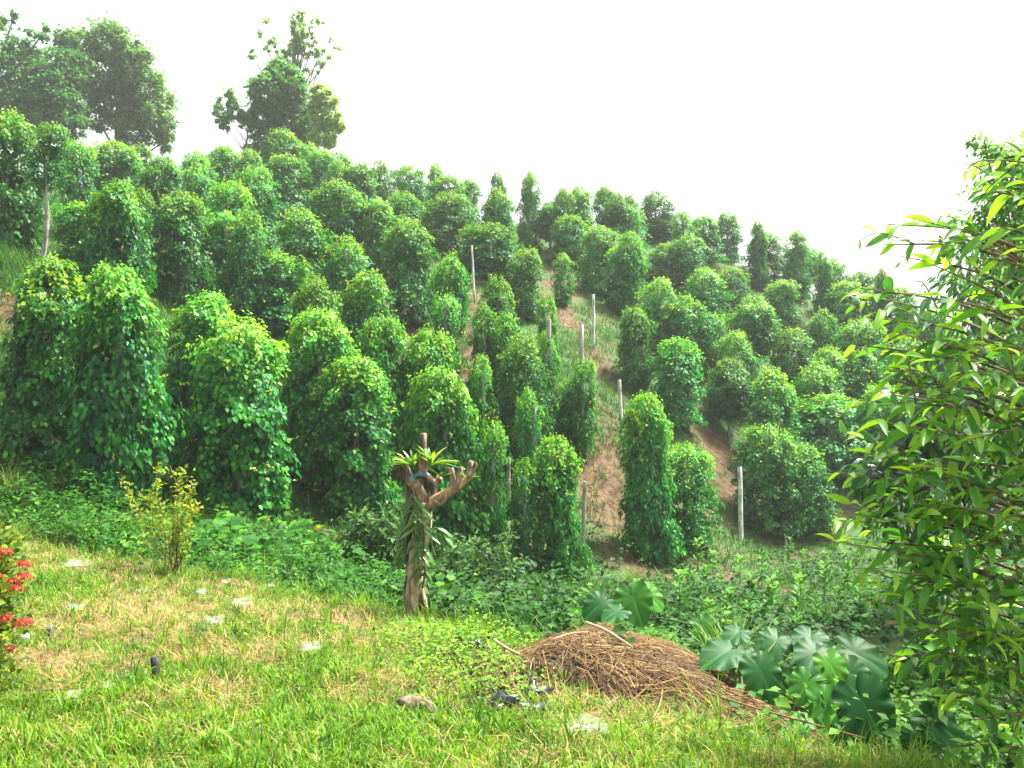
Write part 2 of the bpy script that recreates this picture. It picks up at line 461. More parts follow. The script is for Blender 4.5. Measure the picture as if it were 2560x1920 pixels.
def vine_mesh(kind, seed, nt, Hh=3.3, Rr=.75, lsize=.090, per=30):
    rng = np.random.default_rng(seed)
    mb = MB()
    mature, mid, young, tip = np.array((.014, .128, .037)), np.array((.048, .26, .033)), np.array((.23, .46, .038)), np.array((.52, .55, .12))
    dense = .55 if kind == 'slim' else 1.0
    # lateral twigs leaving the stem all round, each carrying leaves to its drooping end
    tt = np.linspace(.0, .995, 400); pr = profile(kind, tt)
    w = pr + .04 * (pr > 0); w[tt > .8] *= 1.5
    cdf = np.cumsum(w); cdf /= cdf[-1]
    n = int(nt * dense)
    t = np.interp(rng.random(n), cdf, tt); th = rng.uniform(0, 2 * np.pi, n)
    lump = 1 + .13 * np.sin(th * 2 + t * 7 + seed) + .11 * np.sin(th * 3 - t * 13 + seed * 2.1) + .07 * np.sin(th * 5 + t * 29 + seed)
    # boughs that bulge out and hollows between them
    gap = np.zeros(n)
    for _ in range(26):
        tb_, thb = rng.uniform(.05, 1.0), rng.uniform(0, 2 * np.pi)
        dth = (th - thb + np.pi) % (2 * np.pi) - np.pi
        am = rng.choice([-.25, .26, .34]); g_ = np.exp(-(dth / .42) ** 2 - ((t - tb_) / .075) ** 2)
        lump = lump + am * g_
        if am < 0: gap = np.maximum(gap, g_)
    rr = profile(kind, t) * lump * Rr * np.clip(rng.normal(1.0, .17, n), .55, 1.35)
    z = t * Hh
    open_ = rng.random(n) < gap * .8          # thin places where twigs are missing
    r0 = rr * .42
    bright = rng.random(n)
    P, Y, N, S, C = [], [], [], [], []
    for k in range(per):
        s = (k + rng.random(n)) / per
        rad = r0 + (rr - r0) * s ** .6
        zz = z + .10 * np.sin(s * 3.0) * rng.random(n) - .16 * s * s * (1 - t * .6) + rng.normal(0, .065, n)
        tha = th + rng.normal(0, .085, n) / np.maximum(rad, .15)
        out = np.c_[np.cos(tha), np.sin(tha), np.zeros(n)]
        pos = np.c_[out[:, :2] * rad[:, None], zz]
        up = t ** 3
        # dome leaves lie flatter, side leaves hang
        ydir = out * (.55 + .3 * up)[:, None] + np.array([0, 0, -1.0]) * (.95 - .55 * up)[:, None] + rng.normal(0, .33, (n, 3))
        nd = out * (.75 - .45 * up)[:, None] + np.array([0, 0, 1.0]) * (.55 + .5 * up)[:, None] + rng.normal(0, .30, (n, 3))
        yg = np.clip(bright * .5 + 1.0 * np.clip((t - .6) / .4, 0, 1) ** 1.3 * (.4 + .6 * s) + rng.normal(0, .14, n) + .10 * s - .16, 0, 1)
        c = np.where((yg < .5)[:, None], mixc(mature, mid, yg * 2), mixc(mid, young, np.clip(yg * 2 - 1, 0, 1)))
        P.append(pos); Y.append(ydir); N.append(nd); C.append(c)
        S.append(lsize * np.exp(rng.normal(0, .15, n)) * (1 - .22 * up) * np.where(t > .93, .8, 1))
    P, Y, N, S, C = [np.concatenate(q) for q in (P, Y, N, S, C)]
    C = vary(C, len(C), rng, .24, .10)
    fl = (rng.random(len(C)) < .07)[:, None]; C = np.where(fl, C * np.array((1.7, 1.5, 1.0)) + np.array((.02, .045, 0)), C)
    odd = rng.random(len(C)) < .003
    C[odd] = (.34, .26, .05)
    keep = (P[:, 2] > .05) & ~np.tile(open_, per)
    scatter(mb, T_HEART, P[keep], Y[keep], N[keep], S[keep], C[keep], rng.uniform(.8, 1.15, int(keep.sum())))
    # upright young shoots with pale small leaves
    ns = int(30 * dense) + 34
    for i in range(ns):
        tq = rng.uniform(.80, .99) if i > 33 else rng.uniform(.12, .85)
        a = rng.uniform(0, 2 * np.pi); rq = float(profile(kind, tq)) * Rr * (rng.uniform(.5, 1.05) if i > 33 else rng.uniform(.9, 1.15))
        b = np.array((math.cos(a) * rq, math.sin(a) * rq, tq * Hh - .05))
        d = norm(np.array((math.cos(a) * .5, math.sin(a) * .5, 1.0)) + rng.normal(0, .25, 3)) if i > 33 else norm(np.array((math.cos(a), math.sin(a), rng.uniform(-.9, .5))) + rng.normal(0, .25, 3))
        L = rng.uniform(.12, .34)
        v, f = tube([b, b + d * L * .6, b + d * L], [.006, .005, .003], 3, cap=False)
        mb.add(v, f, (.12, .2, .04))
        m = rng.integers(3, 7); s = rng.uniform(.25, 1, m)
        pp = b + d * L * s[:, None]
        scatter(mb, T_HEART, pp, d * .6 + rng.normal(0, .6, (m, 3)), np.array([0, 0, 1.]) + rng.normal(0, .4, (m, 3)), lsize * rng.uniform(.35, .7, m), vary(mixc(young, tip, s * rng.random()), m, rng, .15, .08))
    return mb.mesh('pepper_foliage', M_PEPPER)

NS = 3
VM = {}
for ki, kind in enumerate(['col', 'cone', 'mush', 'tier', 'round', 'slim']):
    VM[kind] = [vine_mesh(kind, 11 + ki * 10 + s, 330 if kind != 'round' else 310) for s in range(NS)]
NEAR = {k: [vine_mesh(k, 101 + i, 520, lsize=.094, per=30) for i in range(3 if k == 'col' else 1)] for k in ('col', 'tier')}

def post_mesh(seed, lean=0.0, h=1.0, col=(.36, .34, .30)):
    rng = np.random.default_rng(seed)
    z = np.linspace(-.12, 1, 9)
    pts = np.c_[lean * (z - .1) * .4 + .012 * np.cumsum(rng.normal(0, .5, 9)), .012 * np.cumsum(rng.normal(0, .5, 9)), z * h]
    pts -= np.array([pts[1, 0], pts[1, 1], 0])
    v, f = tube(pts, np.linspace(.062, .048, 9), 8, rng, .07)
    cc = np.array(col) * np.exp(rng.normal(0, .18, (len(v), 1)))
    return MB().add(v, f, cc).mesh('post', M_POST)
POSTS = [post_mesh(60 + i) for i in range(4)]
def stem_mesh(seed):
    rng = np.random.default_rng(seed)
    z = np.linspace(-.05, 1.6, 7)
    pts = np.c_[.09 * np.cos(z * 2 + seed), .09 * np.sin(z * 2 + seed), z]
    v, f = tube(pts, np.linspace(.022, .012, 7), 5, rng, .1)
    return MB().add(v, f, (.11, .085, .055)).mesh('stem', M_BARK)
STEMS = [stem_mesh(i) for i in range(4)]

SHAPE = {'col': 'columnar', 'cone': 'tapering', 'mush': 'top-heavy', 'tier': 'two-tiered', 'round': 'rounded bushy', 'slim': 'slender'}
# u, v of the top, v of the foot (0 = hidden), width, shape, where it stands
V = [
(15,275,625,160,'col','tall and dark at the far left edge, left of the leaning post'),
(275,352,0,135,'tier','broad, below the large dark trees, right of the leaning post'),
(195,355,0,90,'col','half hidden between leaning post and broad vine below dark trees'),
(345,360,0,70,'cone','narrow and leafy, just under the right edge of the large dark trees'),
(405,390,0,95,'mush','on the crest, first one right of the large dark trees'),
(490,382,0,75,'col','on the crest, second one right of the large dark trees'),
(492,412,0,80,'cone','small, right in front of the second crest vine right of dark trees'),
(565,368,0,95,'mush','on the crest, third one right of the large dark trees'),
(625,375,0,80,'cone','on the crest at the left foot of the creeper-draped tree'),
(705,325,0,105,'cone','highest on the crest, in front of the creeper-draped tree'),
(716,385,0,110,'tier','tall, directly below the peak vine in front of the creeper-draped tree'),
(770,358,0,75,'col','on the crest, first one right of the creeper-draped tree'),
(808,375,0,75,'col','on the crest beneath the pale green slim tree'),
(845,382,0,80,'round','on the crest just right of the pale green slim tree'),
(565,455,0,115,'tier','in the second tier below the crest, left of the creeper-draped tree'),
(640,420,0,95,'col','in the second tier, below left foot of the creeper-draped tree'),
(450,478,770,135,'tier','tall and wide, at mid left, bare stems at its foot'),
(300,460,0,155,'col','broad with bright top, upper left, behind the yellow-tipped one'),
(215,510,690,130,'col','yellowish, just right of the leaning bare post'),
(358,475,0,85,'slim','with a grey post showing, between two broad vines at upper left'),
(565,535,740,135,'col','bright green, mid left, right of the tall two-tiered one'),
(615,528,0,90,'col','dark, hidden behind the right shoulder of a bright green one, mid left'),
(750,520,0,115,'tier','dark dense, in the middle of the left slope'),
(838,456,0,110,'col','full, below the crest and right of the creeper-draped tree'),
(695,632,835,160,'cone','yellow-topped, mid left, behind the front row'),
(125,655,1150,205,'tier','largest at far left of the front row, with yellow crown'),
(300,670,1250,225,'col','tall dark, second from left in the front row'),
(530,738,0,200,'col','behind the brightest front-row one, only its crown and left side showing'),
(600,805,1292,235,'col','brightest of the front row, behind the spindly yellow shrub'),
(800,780,1200,195,'col','dark, behind and right of the brightest front-row one'),
(890,898,1275,195,'col','dark, in the front row just left of the pollarded trunk'),
(905,682,0,140,'cone','yellow-crowned, centre left, above the front row'),
(800,700,0,120,'col','yellow-crowned, close left of another yellow-crowned one, centre left'),
(955,795,0,130,'col','yellow-green topped, second row, up-slope left of the pollarded trunk'),
(895,437,0,95,'round','in the second tier, right of the pale slim tree'),
(950,403,0,50,'col','narrow, on the crest between two rounded ones, left of centre'),
(900,408,0,70,'col','on the crest, second right of the pale green slim tree'),
(845,405,0,60,'col','behind the crest, peeping out right of the pale slim tree'),
(1025,415,0,95,'round','wide, on the crest left of a thin upright one'),
(1085,404,0,42,'col','thin upright, on the crest between two wide ones, left of centre'),
(1120,440,0,98,'round','wide, last wide one on the crest before the centre gap'),
(1170,448,560,50,'col','narrow dark, on the crest at the left lip of the centre gap'),
(1010,480,0,95,'round','in the second tier, below the wide crest one left of centre'),
(930,500,680,115,'col','full dark, left of centre, two tiers below the crest'),
(1120,483,640,108,'col','full dark, below the last wide crest one before the gap'),
(1020,548,812,112,'tier','very tall with bare stem at foot, left of centre'),
(865,595,0,105,'round','small, bright topped, centre left amid taller ones'),
(1243,432,0,48,'cone','pointed, against the sky left of the soil path head'),
(1240,476,0,82,'cone','leafy, right in front of the pointed skyline one by path head'),
(1225,560,705,132,'round','very wide, behind the tall bare leaning post at centre'),
(1120,635,0,88,'mush','bluish green, just left of the tall bare leaning post at centre'),
(1112,722,0,82,'slim','loose, below the bluish one left of the centre post'),
(1308,620,798,82,'tier','at the left side of the upper soil path'),
(1245,692,0,100,'cone','yellow-topped, below the tall bare leaning post at centre'),
(1272,783,0,80,'slim','dark, hidden behind the pale sparse one at centre'),
(1210,762,0,75,'slim','pale sparse, at centre below the bare leaning post'),
(1362,725,0,60,'slim','small ragged, left edge of the middle soil path'),
(1325,432,625,52,'cone','thin tall, against the sky at the head of the soil path'),
(1375,505,630,62,'mush','on a bare trunk at the head of the soil path'),
(1410,470,0,44,'col','narrow, on the crest first right of the path head'),
(1448,468,0,62,'col','on the crest second right of the path head'),
(1430,540,667,84,'col','just below the crest, right of the upper soil path'),
(1405,635,765,58,'slim','young and small, alone on the soil path with grass at its foot'),
(1070,828,0,140,'col','broad, bright, centre left, uphill of the pollarded trunk'),
(1115,922,1385,185,'col','big with pale yellow crown, right behind the pollarded trunk'),
(1313,838,0,115,'col','bright and full, left of the middle soil path'),
(1372,832,0,62,'slim','with white post tip poking out above, left of the middle path'),
(1455,880,0,68,'slim','with a grey post sticking up from it, on the middle soil path'),
(1205,890,0,85,'slim','pale and sparse, above the big yellow-crowned one behind the trunk'),
(1335,972,0,82,'slim','short bright, left of the lower soil path'),
(1428,948,1111,86,'tier','bright, at the left edge of the lower soil path'),
(1232,1030,1400,95,'slim','dark, close right of the big yellow-crowned one behind the trunk'),
(1390,1095,1444,125,'tier','dark ragged, beside a bare post at lower path foot'),
(1312,1150,1440,95,'slim','dark thin, left neighbour of the ragged path-foot one'),
(1515,467,0,48,'col','on the crest, third right of the path head'),
(1545,485,0,64,'cone','on the crest, fourth right of the path head'),
(1578,487,0,46,'round','small dark, on the crest, fifth right of the path head'),
(1640,480,0,78,'round','tall full, highest on the crest right of centre'),
(1573,518,0,88,'round','pale topped, just below the crest right of the path head'),
(1708,527,0,60,'round','on the crest, next right of the highest right-hand one'),
(1650,543,615,72,'mush','on a bare trunk below the highest crest one right of centre'),
(1760,540,660,80,'tier','on the crest, second right of the highest right-hand one'),
(1818,527,653,62,'col','tall, on the crest, third right of the highest right-hand one'),
(1900,553,0,44,'cone','thin dark, peeping over the crest behind a tall pale one at right'),
(1910,580,712,78,'col','tall pale, on the right-hand crest before a thin dark one'),
(1990,578,0,62,'cone','loose topped, on the falling crest at right'),
(2005,615,730,92,'mush','with a post showing below, on the falling crest at right'),
(2085,648,0,68,'round','on the falling crest, next right of the one with a post'),
(2058,633,0,44,'cone','small thin, on the falling crest between two wider ones'),
(2150,678,0,74,'round','low on the falling crest, left of the big-leaved foreground tree'),
(1500,568,738,86,'col','tall dark, right of the upper soil path'),
(1560,605,780,88,'tier','tall two-lobed, right of the upper soil path, second one over'),
(1580,583,0,64,'col','half hidden behind a tall two-lobed one right of the upper path'),
(1672,610,712,98,'round','wide dark, mid right below the highest crest one'),
(1722,585,0,78,'round','pale topped, mid right behind a wide dark one'),
(1757,670,0,94,'round','dark dome, mid right, third tier below the crest'),
(1835,670,805,74,'col','dark, right neighbour of the dark dome at mid right'),
(1648,698,0,86,'round','dark with bright crown, behind the yellowish square post'),
(1957,700,822,78,'tier','mid right, below the falling crest, left of a soil patch'),
(1885,742,953,112,'mush','wide, on a white bare post, mid right'),
(1710,742,0,112,'round','wide bright, just above the yellowish square post'),
(1780,785,940,64,'col','dark narrow, right of the yellowish square post'),
(1590,765,978,78,'tier','narrow, on a pale post, right of the middle soil path'),
(1690,850,1067,118,'col','large full, in front of the yellowish square post'),
(1987,820,0,110,'round','wide dark dome, right of the one on a white post'),
(1845,830,0,86,'round','dark dull, left of the white post at mid right'),
(2058,775,0,72,'round','bluish, at right below the falling crest soil patch'),
(2118,705,843,104,'col','tall broad, at right below the falling crest'),
(1825,900,1092,104,'mush','dark bluish, on a thin pale stem, lower mid right'),
(1930,923,0,122,'cone','broad with pointed bright tip, lower mid right'),
(2075,868,0,90,'round','bright topped, at right, left half of a joined pair'),
(2150,876,0,104,'round','bright topped, at right, right half of a joined pair'),
(2050,905,0,96,'round','dark, in front of a joined bright pair at right'),
(2075,985,0,175,'round','widest, at lower right beside the big-leaved foreground tree'),
(1620,990,1395,135,'tier','tall front one, right of the lower soil path'),
(1712,1113,1355,115,'col','shorter bright one leaning on the tall front one right of path'),
(1915,1068,1330,135,'col','bright full, right beside the thick white bare post'),
(2020,1113,1334,118,'col','darker, right half of the pair beside the thick white bare post'),
(2205,672,0,44,'cone','thin, last on the falling crest before the foreground tree'),
(2245,718,0,80,'round','low on the crest, partly behind the foreground tree leaves'),
(2155,800,0,110,'col','dark, at right, below the tall broad one'),
(2270,845,0,95,'round','very dark low, at right edge of the hill behind foreground leaves'),
(2325,765,0,80,'col','glimpsed through the foreground tree, near the crest'),
(2420,830,0,90,'round','glimpsed through the foreground tree, farthest right'),
(2200,960,0,120,'col','dark, half hidden behind the left twigs of the foreground tree'),
]
vrng = np.random.default_rng(5)
cnt = {}
for u, vt, vb, w, kind, where in V:
    if vb:
        p = hit(u, vb, 12); h = (vb - vt) / F * p[1]
    else:
        p, h = stand(u, vt, {'round': 2.7, 'slim': 2.8}.get(kind, 3.3))
    d = p[1]
    h = max(h, 1.2)
    rad = w / F * d / 2
    root = thing('pepper_vine', p, f'{SHAPE[kind]} pepper vine {where}', 'pepper vine', 'pepper vines on posts', vrng.uniform(0, 6.28))
    i = cnt[kind] = cnt.get(kind, -1) + 1
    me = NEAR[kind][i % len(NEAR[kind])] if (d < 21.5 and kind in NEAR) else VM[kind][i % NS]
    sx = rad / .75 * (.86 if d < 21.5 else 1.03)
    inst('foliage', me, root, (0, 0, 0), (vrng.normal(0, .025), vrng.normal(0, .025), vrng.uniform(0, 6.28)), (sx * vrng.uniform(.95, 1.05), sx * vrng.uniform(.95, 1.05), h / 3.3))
    inst('post', POSTS[i % 4], root, (0, 0, 0), (0, 0, vrng.uniform(0, 6)), (1.1, 1.1, h * (1.0 if 'post tip' in where or 'sticking up' in where else .86)))
    if 'post tip' in where or 'sticking up' in where:
        root.children[-1].scale = (1.1, 1.1, h + (.35 if 'tip' in where else .7))
    if d < 34:
        for k in range(2):
            inst('stem', STEMS[(i + k) % 4], root, (0, 0, 0), (0, 0, vrng.uniform(0, 6)), (1, 1, h / 3.3))

# the leaning post with a tuft of vine at its head (far left)
pb = hit(97, 690, 12)
lp = thing('leaning_post_vine', pb, 'crooked leaning pale post with a tuft of vine at its top, far left', 'pepper vine', 'pepper vines on posts')
top = W3(128, 330, pb[1]) - pb
cps = curve([(0, 0, -.2), top * .35 + (.09, 0, 0), top * .7 + (-.06, 0, 0), top], 14)
v, f = tube(cps, np.linspace(.058, .04, 14), 8, np.random.default_rng(3), .09)
MB().add(v, f, np.array((.30, .28, .25)) * np.exp(np.random.default_rng(4).normal(0, .2, (len(v), 1)))).build('post', M_POST, lp)
inst('foliage', VM['slim'][1], lp, tuple(top * .60), (0, .1, 1), (.55, .55, .5))

# bare posts: u, v top, v foot, lean px, radius factor, colour, label
BARE = [
(1187,613,754,-8,.9,(.55,.53,.48),'tall bare pale post leaning slightly in front of a wide vine, centre'),
(1484,736,870,0,1.0,(.52,.52,.47),'bare whitish post beside the middle soil path, right of the young vine'),
(1728,811,900,0,1.15,(.52,.50,.26),'yellowish square-looking post top rising behind a large full vine'),
(1555,950,1082,7,1.1,(.50,.49,.45),'bare pale post leaning right, above the lower soil path'),
(1852,1168,1352,2,1.25,(.62,.63,.58),'thick lichen-white bare post standing alone at lower right'),
(2065,1093,1200,0,1.0,(.40,.42,.36),'grey post top showing behind the pair of vines at lower right'),
(1456,1205,1388,4,1.0,(.30,.31,.27),'dark grey bare post on the lower soil path beside the overhanging vine'),
(1271,1145,1300,0,.9,(.26,.22,.17),'thin brown bare post between two dark vines, right of the pollarded trunk'),
(1964,1341,1372,0,.7,(.28,.27,.24),'short thin stake in the weeds below the vine pair, lower right'),
(1610,850,985,0,.9,(.50,.50,.45),'slim pale post under the narrow two-tiered vine, right of the path'),
(2087,1310,1372,0,.9,(.30,.28,.25),'low grey stake in shade right of the vine pair, lower right'),
(372,560,640,-4,.9,(.42,.40,.36),'grey bare post half hidden among the broad upper left vines'),
]
for i, (u, vt, vb, ln, rf, c, lab) in enumerate(BARE):
    p = hit(u, vb, 12); h = (vb - vt) / F * p[1]
    me = post_mesh(80 + i, lean=0.0, col=c)
    o = inst('bare_post', me, None, p, (0, math.atan2(-ln, vb - vt), i), (rf, rf, h))
    o.rotation_euler = (((i * 37) % 11 - 5) * .008, math.atan2(ln, vb - vt), i * 1.0)
    o.scale = (rf * .86, rf * .86, h)
    tag(o, lab, 'post', 'bare support posts')

# ------------------------------------------------------------------ trees on the ridge
def tree(name, label, u, d, trunk_top_v, blobs, nleaf, cols, lsize, trunk_r=.25, seed=0, limbs=True, shell=.55):
    """blobs: (u, v, radius_u, radius_v, share) clumps of the crown, at about distance d"""
    rng = np.random.default_rng(seed)
    x = (u - CX) / F * d
    base = np.array((x, d, float(ground(x, d)) - .1))
    root = thing(name, base, label, 'tree', 'trees on the ridge')
    mb = MB()
    tot = sum(b[4] for b in blobs)
    ends = []
    for bu, bv, ru, rv, sh in blobs:
        dd = d + rng.uniform(-1, 1) * ru / F * d * .6
        c = W3(bu, bv, dd) - base
        rad = np.array((ru / F * d, ru / F * d * .8, rv / F * d))
        n = int(nleaf * sh / tot)
        ends.append(c)
        # sub-clumps inside the blob
        nc = max(4, n // 60)
        q = norm(rng.normal(0, 1, (nc, 3))) * (shell + (1 - shell) * rng.random((nc, 1)) ** .6)
        cc = c + q * rad
        which = rng.integers(0, nc, n)
        cr = np.minimum(rad.mean() * .45, .9) * rng.uniform(.5, 1.2, nc)
        off = norm(rng.normal(0, 1, (n, 3))) * (np.abs(rng.normal(0, .62, (n, 1)))) * cr[which][:, None] * np.array((1, 1, .75))
        pos = cc[which] + off
        nd = norm(off) * .5 + np.array((0, 0, .9)) + rng.normal(0, .4, (n, 3))
        yd = norm(off) + np.array((0, 0, -.5)) + rng.normal(0, .6, (n, 3))
        tone = np.clip(.45 + .35 * rng.normal(0, .6, nc)[which] + .25 * rng.normal(0, 1, n), 0, 1)
        scatter(mb, T_OVAL, pos, yd, nd, lsize * np.exp(rng.normal(0, .25, n)), vary(mixc(cols[0], cols[1], tone), n, rng, .15, .08), 1.4)
    mb.build('crown', M_TREE, root)
    # trunk and limbs
    topv = W3(u, trunk_top_v, d) - base
    pts = curve([(0, 0, -.3), topv * .5 + (rng.uniform(-.2, .2), 0, 0), topv], 9)
    v, f = tube(pts, np.linspace(trunk_r, trunk_r * .35, 9), 8, rng, .06)
    MB().add(v, f, (.16, .13, .10)).build('trunk', M_BARK, root)
    if limbs:
        for e in ends:
            s = pts[min(8, max(2, int(8 * np.clip(e[2] / max(topv[2], .1) * .7, .25, 1))))]
            lp_ = curve([s, s + (e - s) * .5 + (0, 0, -.1), e], 6)
            v, f = tube(lp_, np.linspace(trunk_r * .32, trunk_r * .07, 6), 5, rng, .05)
            MB().add(v, f, (.15, .125, .10)).build('limb', M_BARK, root)
    return root
DK, MD = (.02, .115, .028), (.07, .2, .04)
LT0, LT1 = (.06, .15, .04), (.13, .25, .06)
tree('dark_broadleaf_tree', 'dark dense tree cut by the left edge of the picture on the ridge', -20, 56, 200,
     [(-60,170,90,110,3),(40,190,80,90,3),(90,260,80,70,3),(20,290,90,60,2),(130,200,60,70,2),(150,270,50,60,1.8),(160,170,55,50,1.4),(175,310,40,40,1),(120,320,60,40,1.2),(60,110,40,35,.4),(110,80,26,22,.18),(0,50,30,30,.25),(35,40,14,12,.06)], 30000, ((.025,.12,.04), (.07,.23,.05)), .2, .45, 1)
tree('round_crowned_tree', 'large round tree with paler olive top on the ridge at upper left', 300, 60, 210,
     [(280,110,70,45,2),(190,120,50,45,1.6),(330,160,50,55,1.6),(230,190,75,60,2.5),(370,240,60,60,2),(300,260,60,60,2),(390,310,45,50,1.2),(330,330,45,40,1),(240,290,30,40,.7),(415,350,22,28,.35)], 36000, ((.028,.13,.042), (.16,.35,.07)), .19, .4, 2)
tree('creeper_draped_tree', 'dark tree smothered in hanging creepers on the ridge, centre left', 705, 54, 230,
     [(665,230,40,45,2),(720,220,42,50,2),(700,180,32,30,1),(660,300,42,50,2),(720,290,55,55,2.5),(760,310,36,45,1.2),(650,370,34,45,1.4),(700,370,40,40,1.4),(755,360,30,24,.6)], 24000, ((.035,.16,.05), (.12,.32,.08)), .18, .35, 3, shell=.7)
trg = np.random.default_rng(77)
TUFTS = []
for k in range(46):
    a, q = trg.uniform(0, 6.28), trg.random() ** .6
    tu, tv = 735 + math.cos(a) * 112 * q, 108 + math.sin(a) * 84 * q
    s_ = trg.uniform(6, 15) * (1.25 - .6 * q)
    TUFTS.append((tu, tv, s_ * 1.25, s_, s_ * s_ / 200))
tree('tall_sparse_tree', 'tall see-through tree with scattered tufts rising behind the draped tree', 735, 57, 70,
     TUFTS, 7500, ((.22,.42,.18), (.36,.52,.24)), .13, .16, 4, shell=.5)  # crown colour paled to stand in for haze and sky glare
tree('small_airy_tree', 'small airy tree leaning left of the creeper-draped tree', 622, 53, 300,
     [(580,245,13,26,.8),(560,290,24,24,1.0),(592,285,18,22,.7),(550,262,12,16,.2),(610,300,14,18,.5),(565,315,14,10,.3)], 4200, ((.10,.27,.10), (.2,.38,.15)), .14, .09, 5)
tree('pale_slim_tree', 'slim tree with pale yellow-green leaves right of the creeper-draped tree', 818, 51, 280,
     [(800,235,20,26,.8),(825,245,18,24,.7),(830,290,26,28,1.0),(800,300,22,30,1),(845,315,18,16,.5),(815,345,26,24,.9),(785,350,16,20,.5),(785,260,14,24,.6)], 9000, ((.2,.4,.10), (.42,.56,.16)), .15, .09, 6)

# ------------------------------------------------------------------ pollarded trunk
rng = np.random.default_rng(21)
TD = 9.55
tb = hit(1046, 1545, 6)
TD = tb[1]
def TW(u, v, dd=0.0): return W3(u, v, TD + dd) - tb
pt = thing('pollarded_trunk', tb, 'pollarded brown trunk with sawn-off branch stubs at the lawn edge', 'tree trunk')
def limb(name, pts, r0, r1, n=8, segs=10, rough=.09, col=(.30, .20, .12), seed=0):
    rg = np.random.default_rng(seed)
    p = curve(pts, n)
    v, f = tube(p, np.linspace(r0, r1, n), segs, rg, rough)
    c = np.array(col) * np.exp(rg.normal(0, .30, (len(v), 1)))
    nn = len(v)
    c[nn - 1] = (.52, .40, .26)       # sawn end
    MB().add(v, f, c).build(name, M_BARK, pt)
limb('trunk', [TW(1046, 1580), TW(1040, 1500), TW(1037, 1430), TW(1052, 1350), TW(1060, 1290), TW(1064, 1255)], .115, .08, 16, 14, .09, (.46, .34, .23), 1)
limb('stem', [TW(1024, 1440, .05), TW(1022, 1373, .02), TW(1024, 1300), TW(1022, 1240), TW(1022, 1205)], .04, .035, 10, 8, .12, (.12, .085, .06), 2)
limb('branch', [TW(1062, 1275), TW(1085, 1252, -.05), TW(1131, 1226, -.08), TW(1160, 1205, -.1), TW(1176, 1190, -.1)], .065, .036, 10, 10, .1, (.34, .22, .12), 3)
limb('branch', [TW(1060, 1270), TW(1078, 1222, .05), TW(1070, 1200, .05), TW(1056, 1188, .05)], .07, .055, 8, 10, .1, (.30, .21, .13), 4)
limb('branch', [TW(1056, 1255), TW(1040, 1215, -.05), TW(1026, 1205, -.08)], .075, .055, 7, 9, .12, (.26, .18, .12), 5)
for k, (a, m, b, r, dd) in enumerate([((1056, 1195), (1058, 1140), (1059, 1091), .035, .04), ((1030, 1206), (1012, 1192), (988, 1168), .034, -.06), ((1028, 1200), (1020, 1180), (1007, 1155), .03, .02), ((1024, 1212), (1020, 1200), (1018, 1188), .03, .1),
        ((1131, 1226), (1133, 1200), (1126, 1178), .028, -.08), ((1140, 1222), (1146, 1205), (1153, 1175), .026, -.1), ((1165, 1200), (1172, 1182), (1178, 1160), .026, -.08), ((1172, 1194), (1182, 1178), (1189, 1164), .02, -.14), ((1118, 1238), (1102, 1262), (1086, 1260), .014, -.14), ((1078, 1215), (1090, 1205), (1100, 1200), .035, .1), ((1055, 1190), (1057, 1170), (1060, 1150), .04, -.04)]):
    limb('stub', [TW(*a, dd), TW(*m, dd), TW(b[0], b[1] - 8, dd)], r * 1.4, r * 1.0, 6, 9, .15, (.25, .17, .13), 10 + k)
for k, pts in enumerate([[(1016, 1440), (1012, 1480), (1014, 1520), (1024, 1560)], [(1076, 1290), (1074, 1330), (1080, 1360), (1088, 1400)], [(1062, 1410), (1070, 1470), (1076, 1540)]]):
    limb('root', [TW(u, v, -.12) for u, v in pts], .012, .008, 8, 5, .1, (.2, .14, .09), 30 + k)
# blue string tied round the head
mb = MB()
for k in range(5):
    q = curve([TW(1028 + k, 1196 - k * 2, -.10), TW(1040, 1188 + 3 * math.sin(k), -.16), TW(1052, 1184 + k, -.14), TW(1068, 1178 + 3 * k, -.10)], 10)
    v, f = tube(q, .0028, 5); mb.add(v, f, (.04, .25, .48))
v, f = tube(curve([TW(1030, 1195, -.1), TW(1026, 1202, -.16), TW(1034, 1198, -.17), TW(1028, 1190, -.14)], 10), .006, 5); mb.add(v, f, (.08, .35, .6))
tag(mb.build('string', M_STRING, None, loc=tb), 'bright blue plastic string tied round the pollarded trunk head', 'string')

# ferns on the head
def frond_mesh(seed, arch, col):
    rg = np.random.default_rng(seed)
    v, f = big_leaf(arch=arch, fold=.06, w=.085, wave=.012, st=9)
    return MB().add(v, f, vary(col, len(v), rg, .08, .04)).mesh('frond', M_BROAD)
FR = [frond_mesh(i, .2 + .12 * i, c) for i, c in enumerate([(.26, .42, .04), (.18, .36, .04), (.33, .46, .06), (.10, .26, .04)])]
def place_leaf(name, me, parent, origin, base, ydir, ndir, size):
    y = Vector(ydir).normalized(); x = y.cross(Vector(ndir)).normalized(); z = x.cross(y)
    m = Matrix((x, y, z)).transposed().to_4x4()
    o = bpy.data.objects.new(name, me); COL.objects.link(o); o.parent = parent
    o.matrix_local = Matrix.Translation(Vector(base) - Vector(origin)) @ m @ Matrix.Diagonal((size, size, size, 1))
    return o
def fern(u, v, dd, n, size, label, bias, seed):
    rg = np.random.default_rng(seed)
    b = W3(u, v, TD + dd)
    root = thing('epiphytic_fern', b, label, 'fern', 'ferns on the pollarded trunk')
    for k in range(n):
        a = rg.uniform(0, 6.28)
        y = np.array((math.cos(a) * .8 + bias, math.sin(a) * .5 - .25, rg.uniform(.5, 1.1)))
        place_leaf('frond', FR[rg.integers(0, 4)], root, b, b + y * .01, y, (-y[0] * .6, -y[1] * .6 - .1, 1), size * rg.uniform(.7, 1.2))
fern(1034, 1170, -.06, 26, .215, 'yellow-green fern fan on the left of the trunk head', -.55, 1)
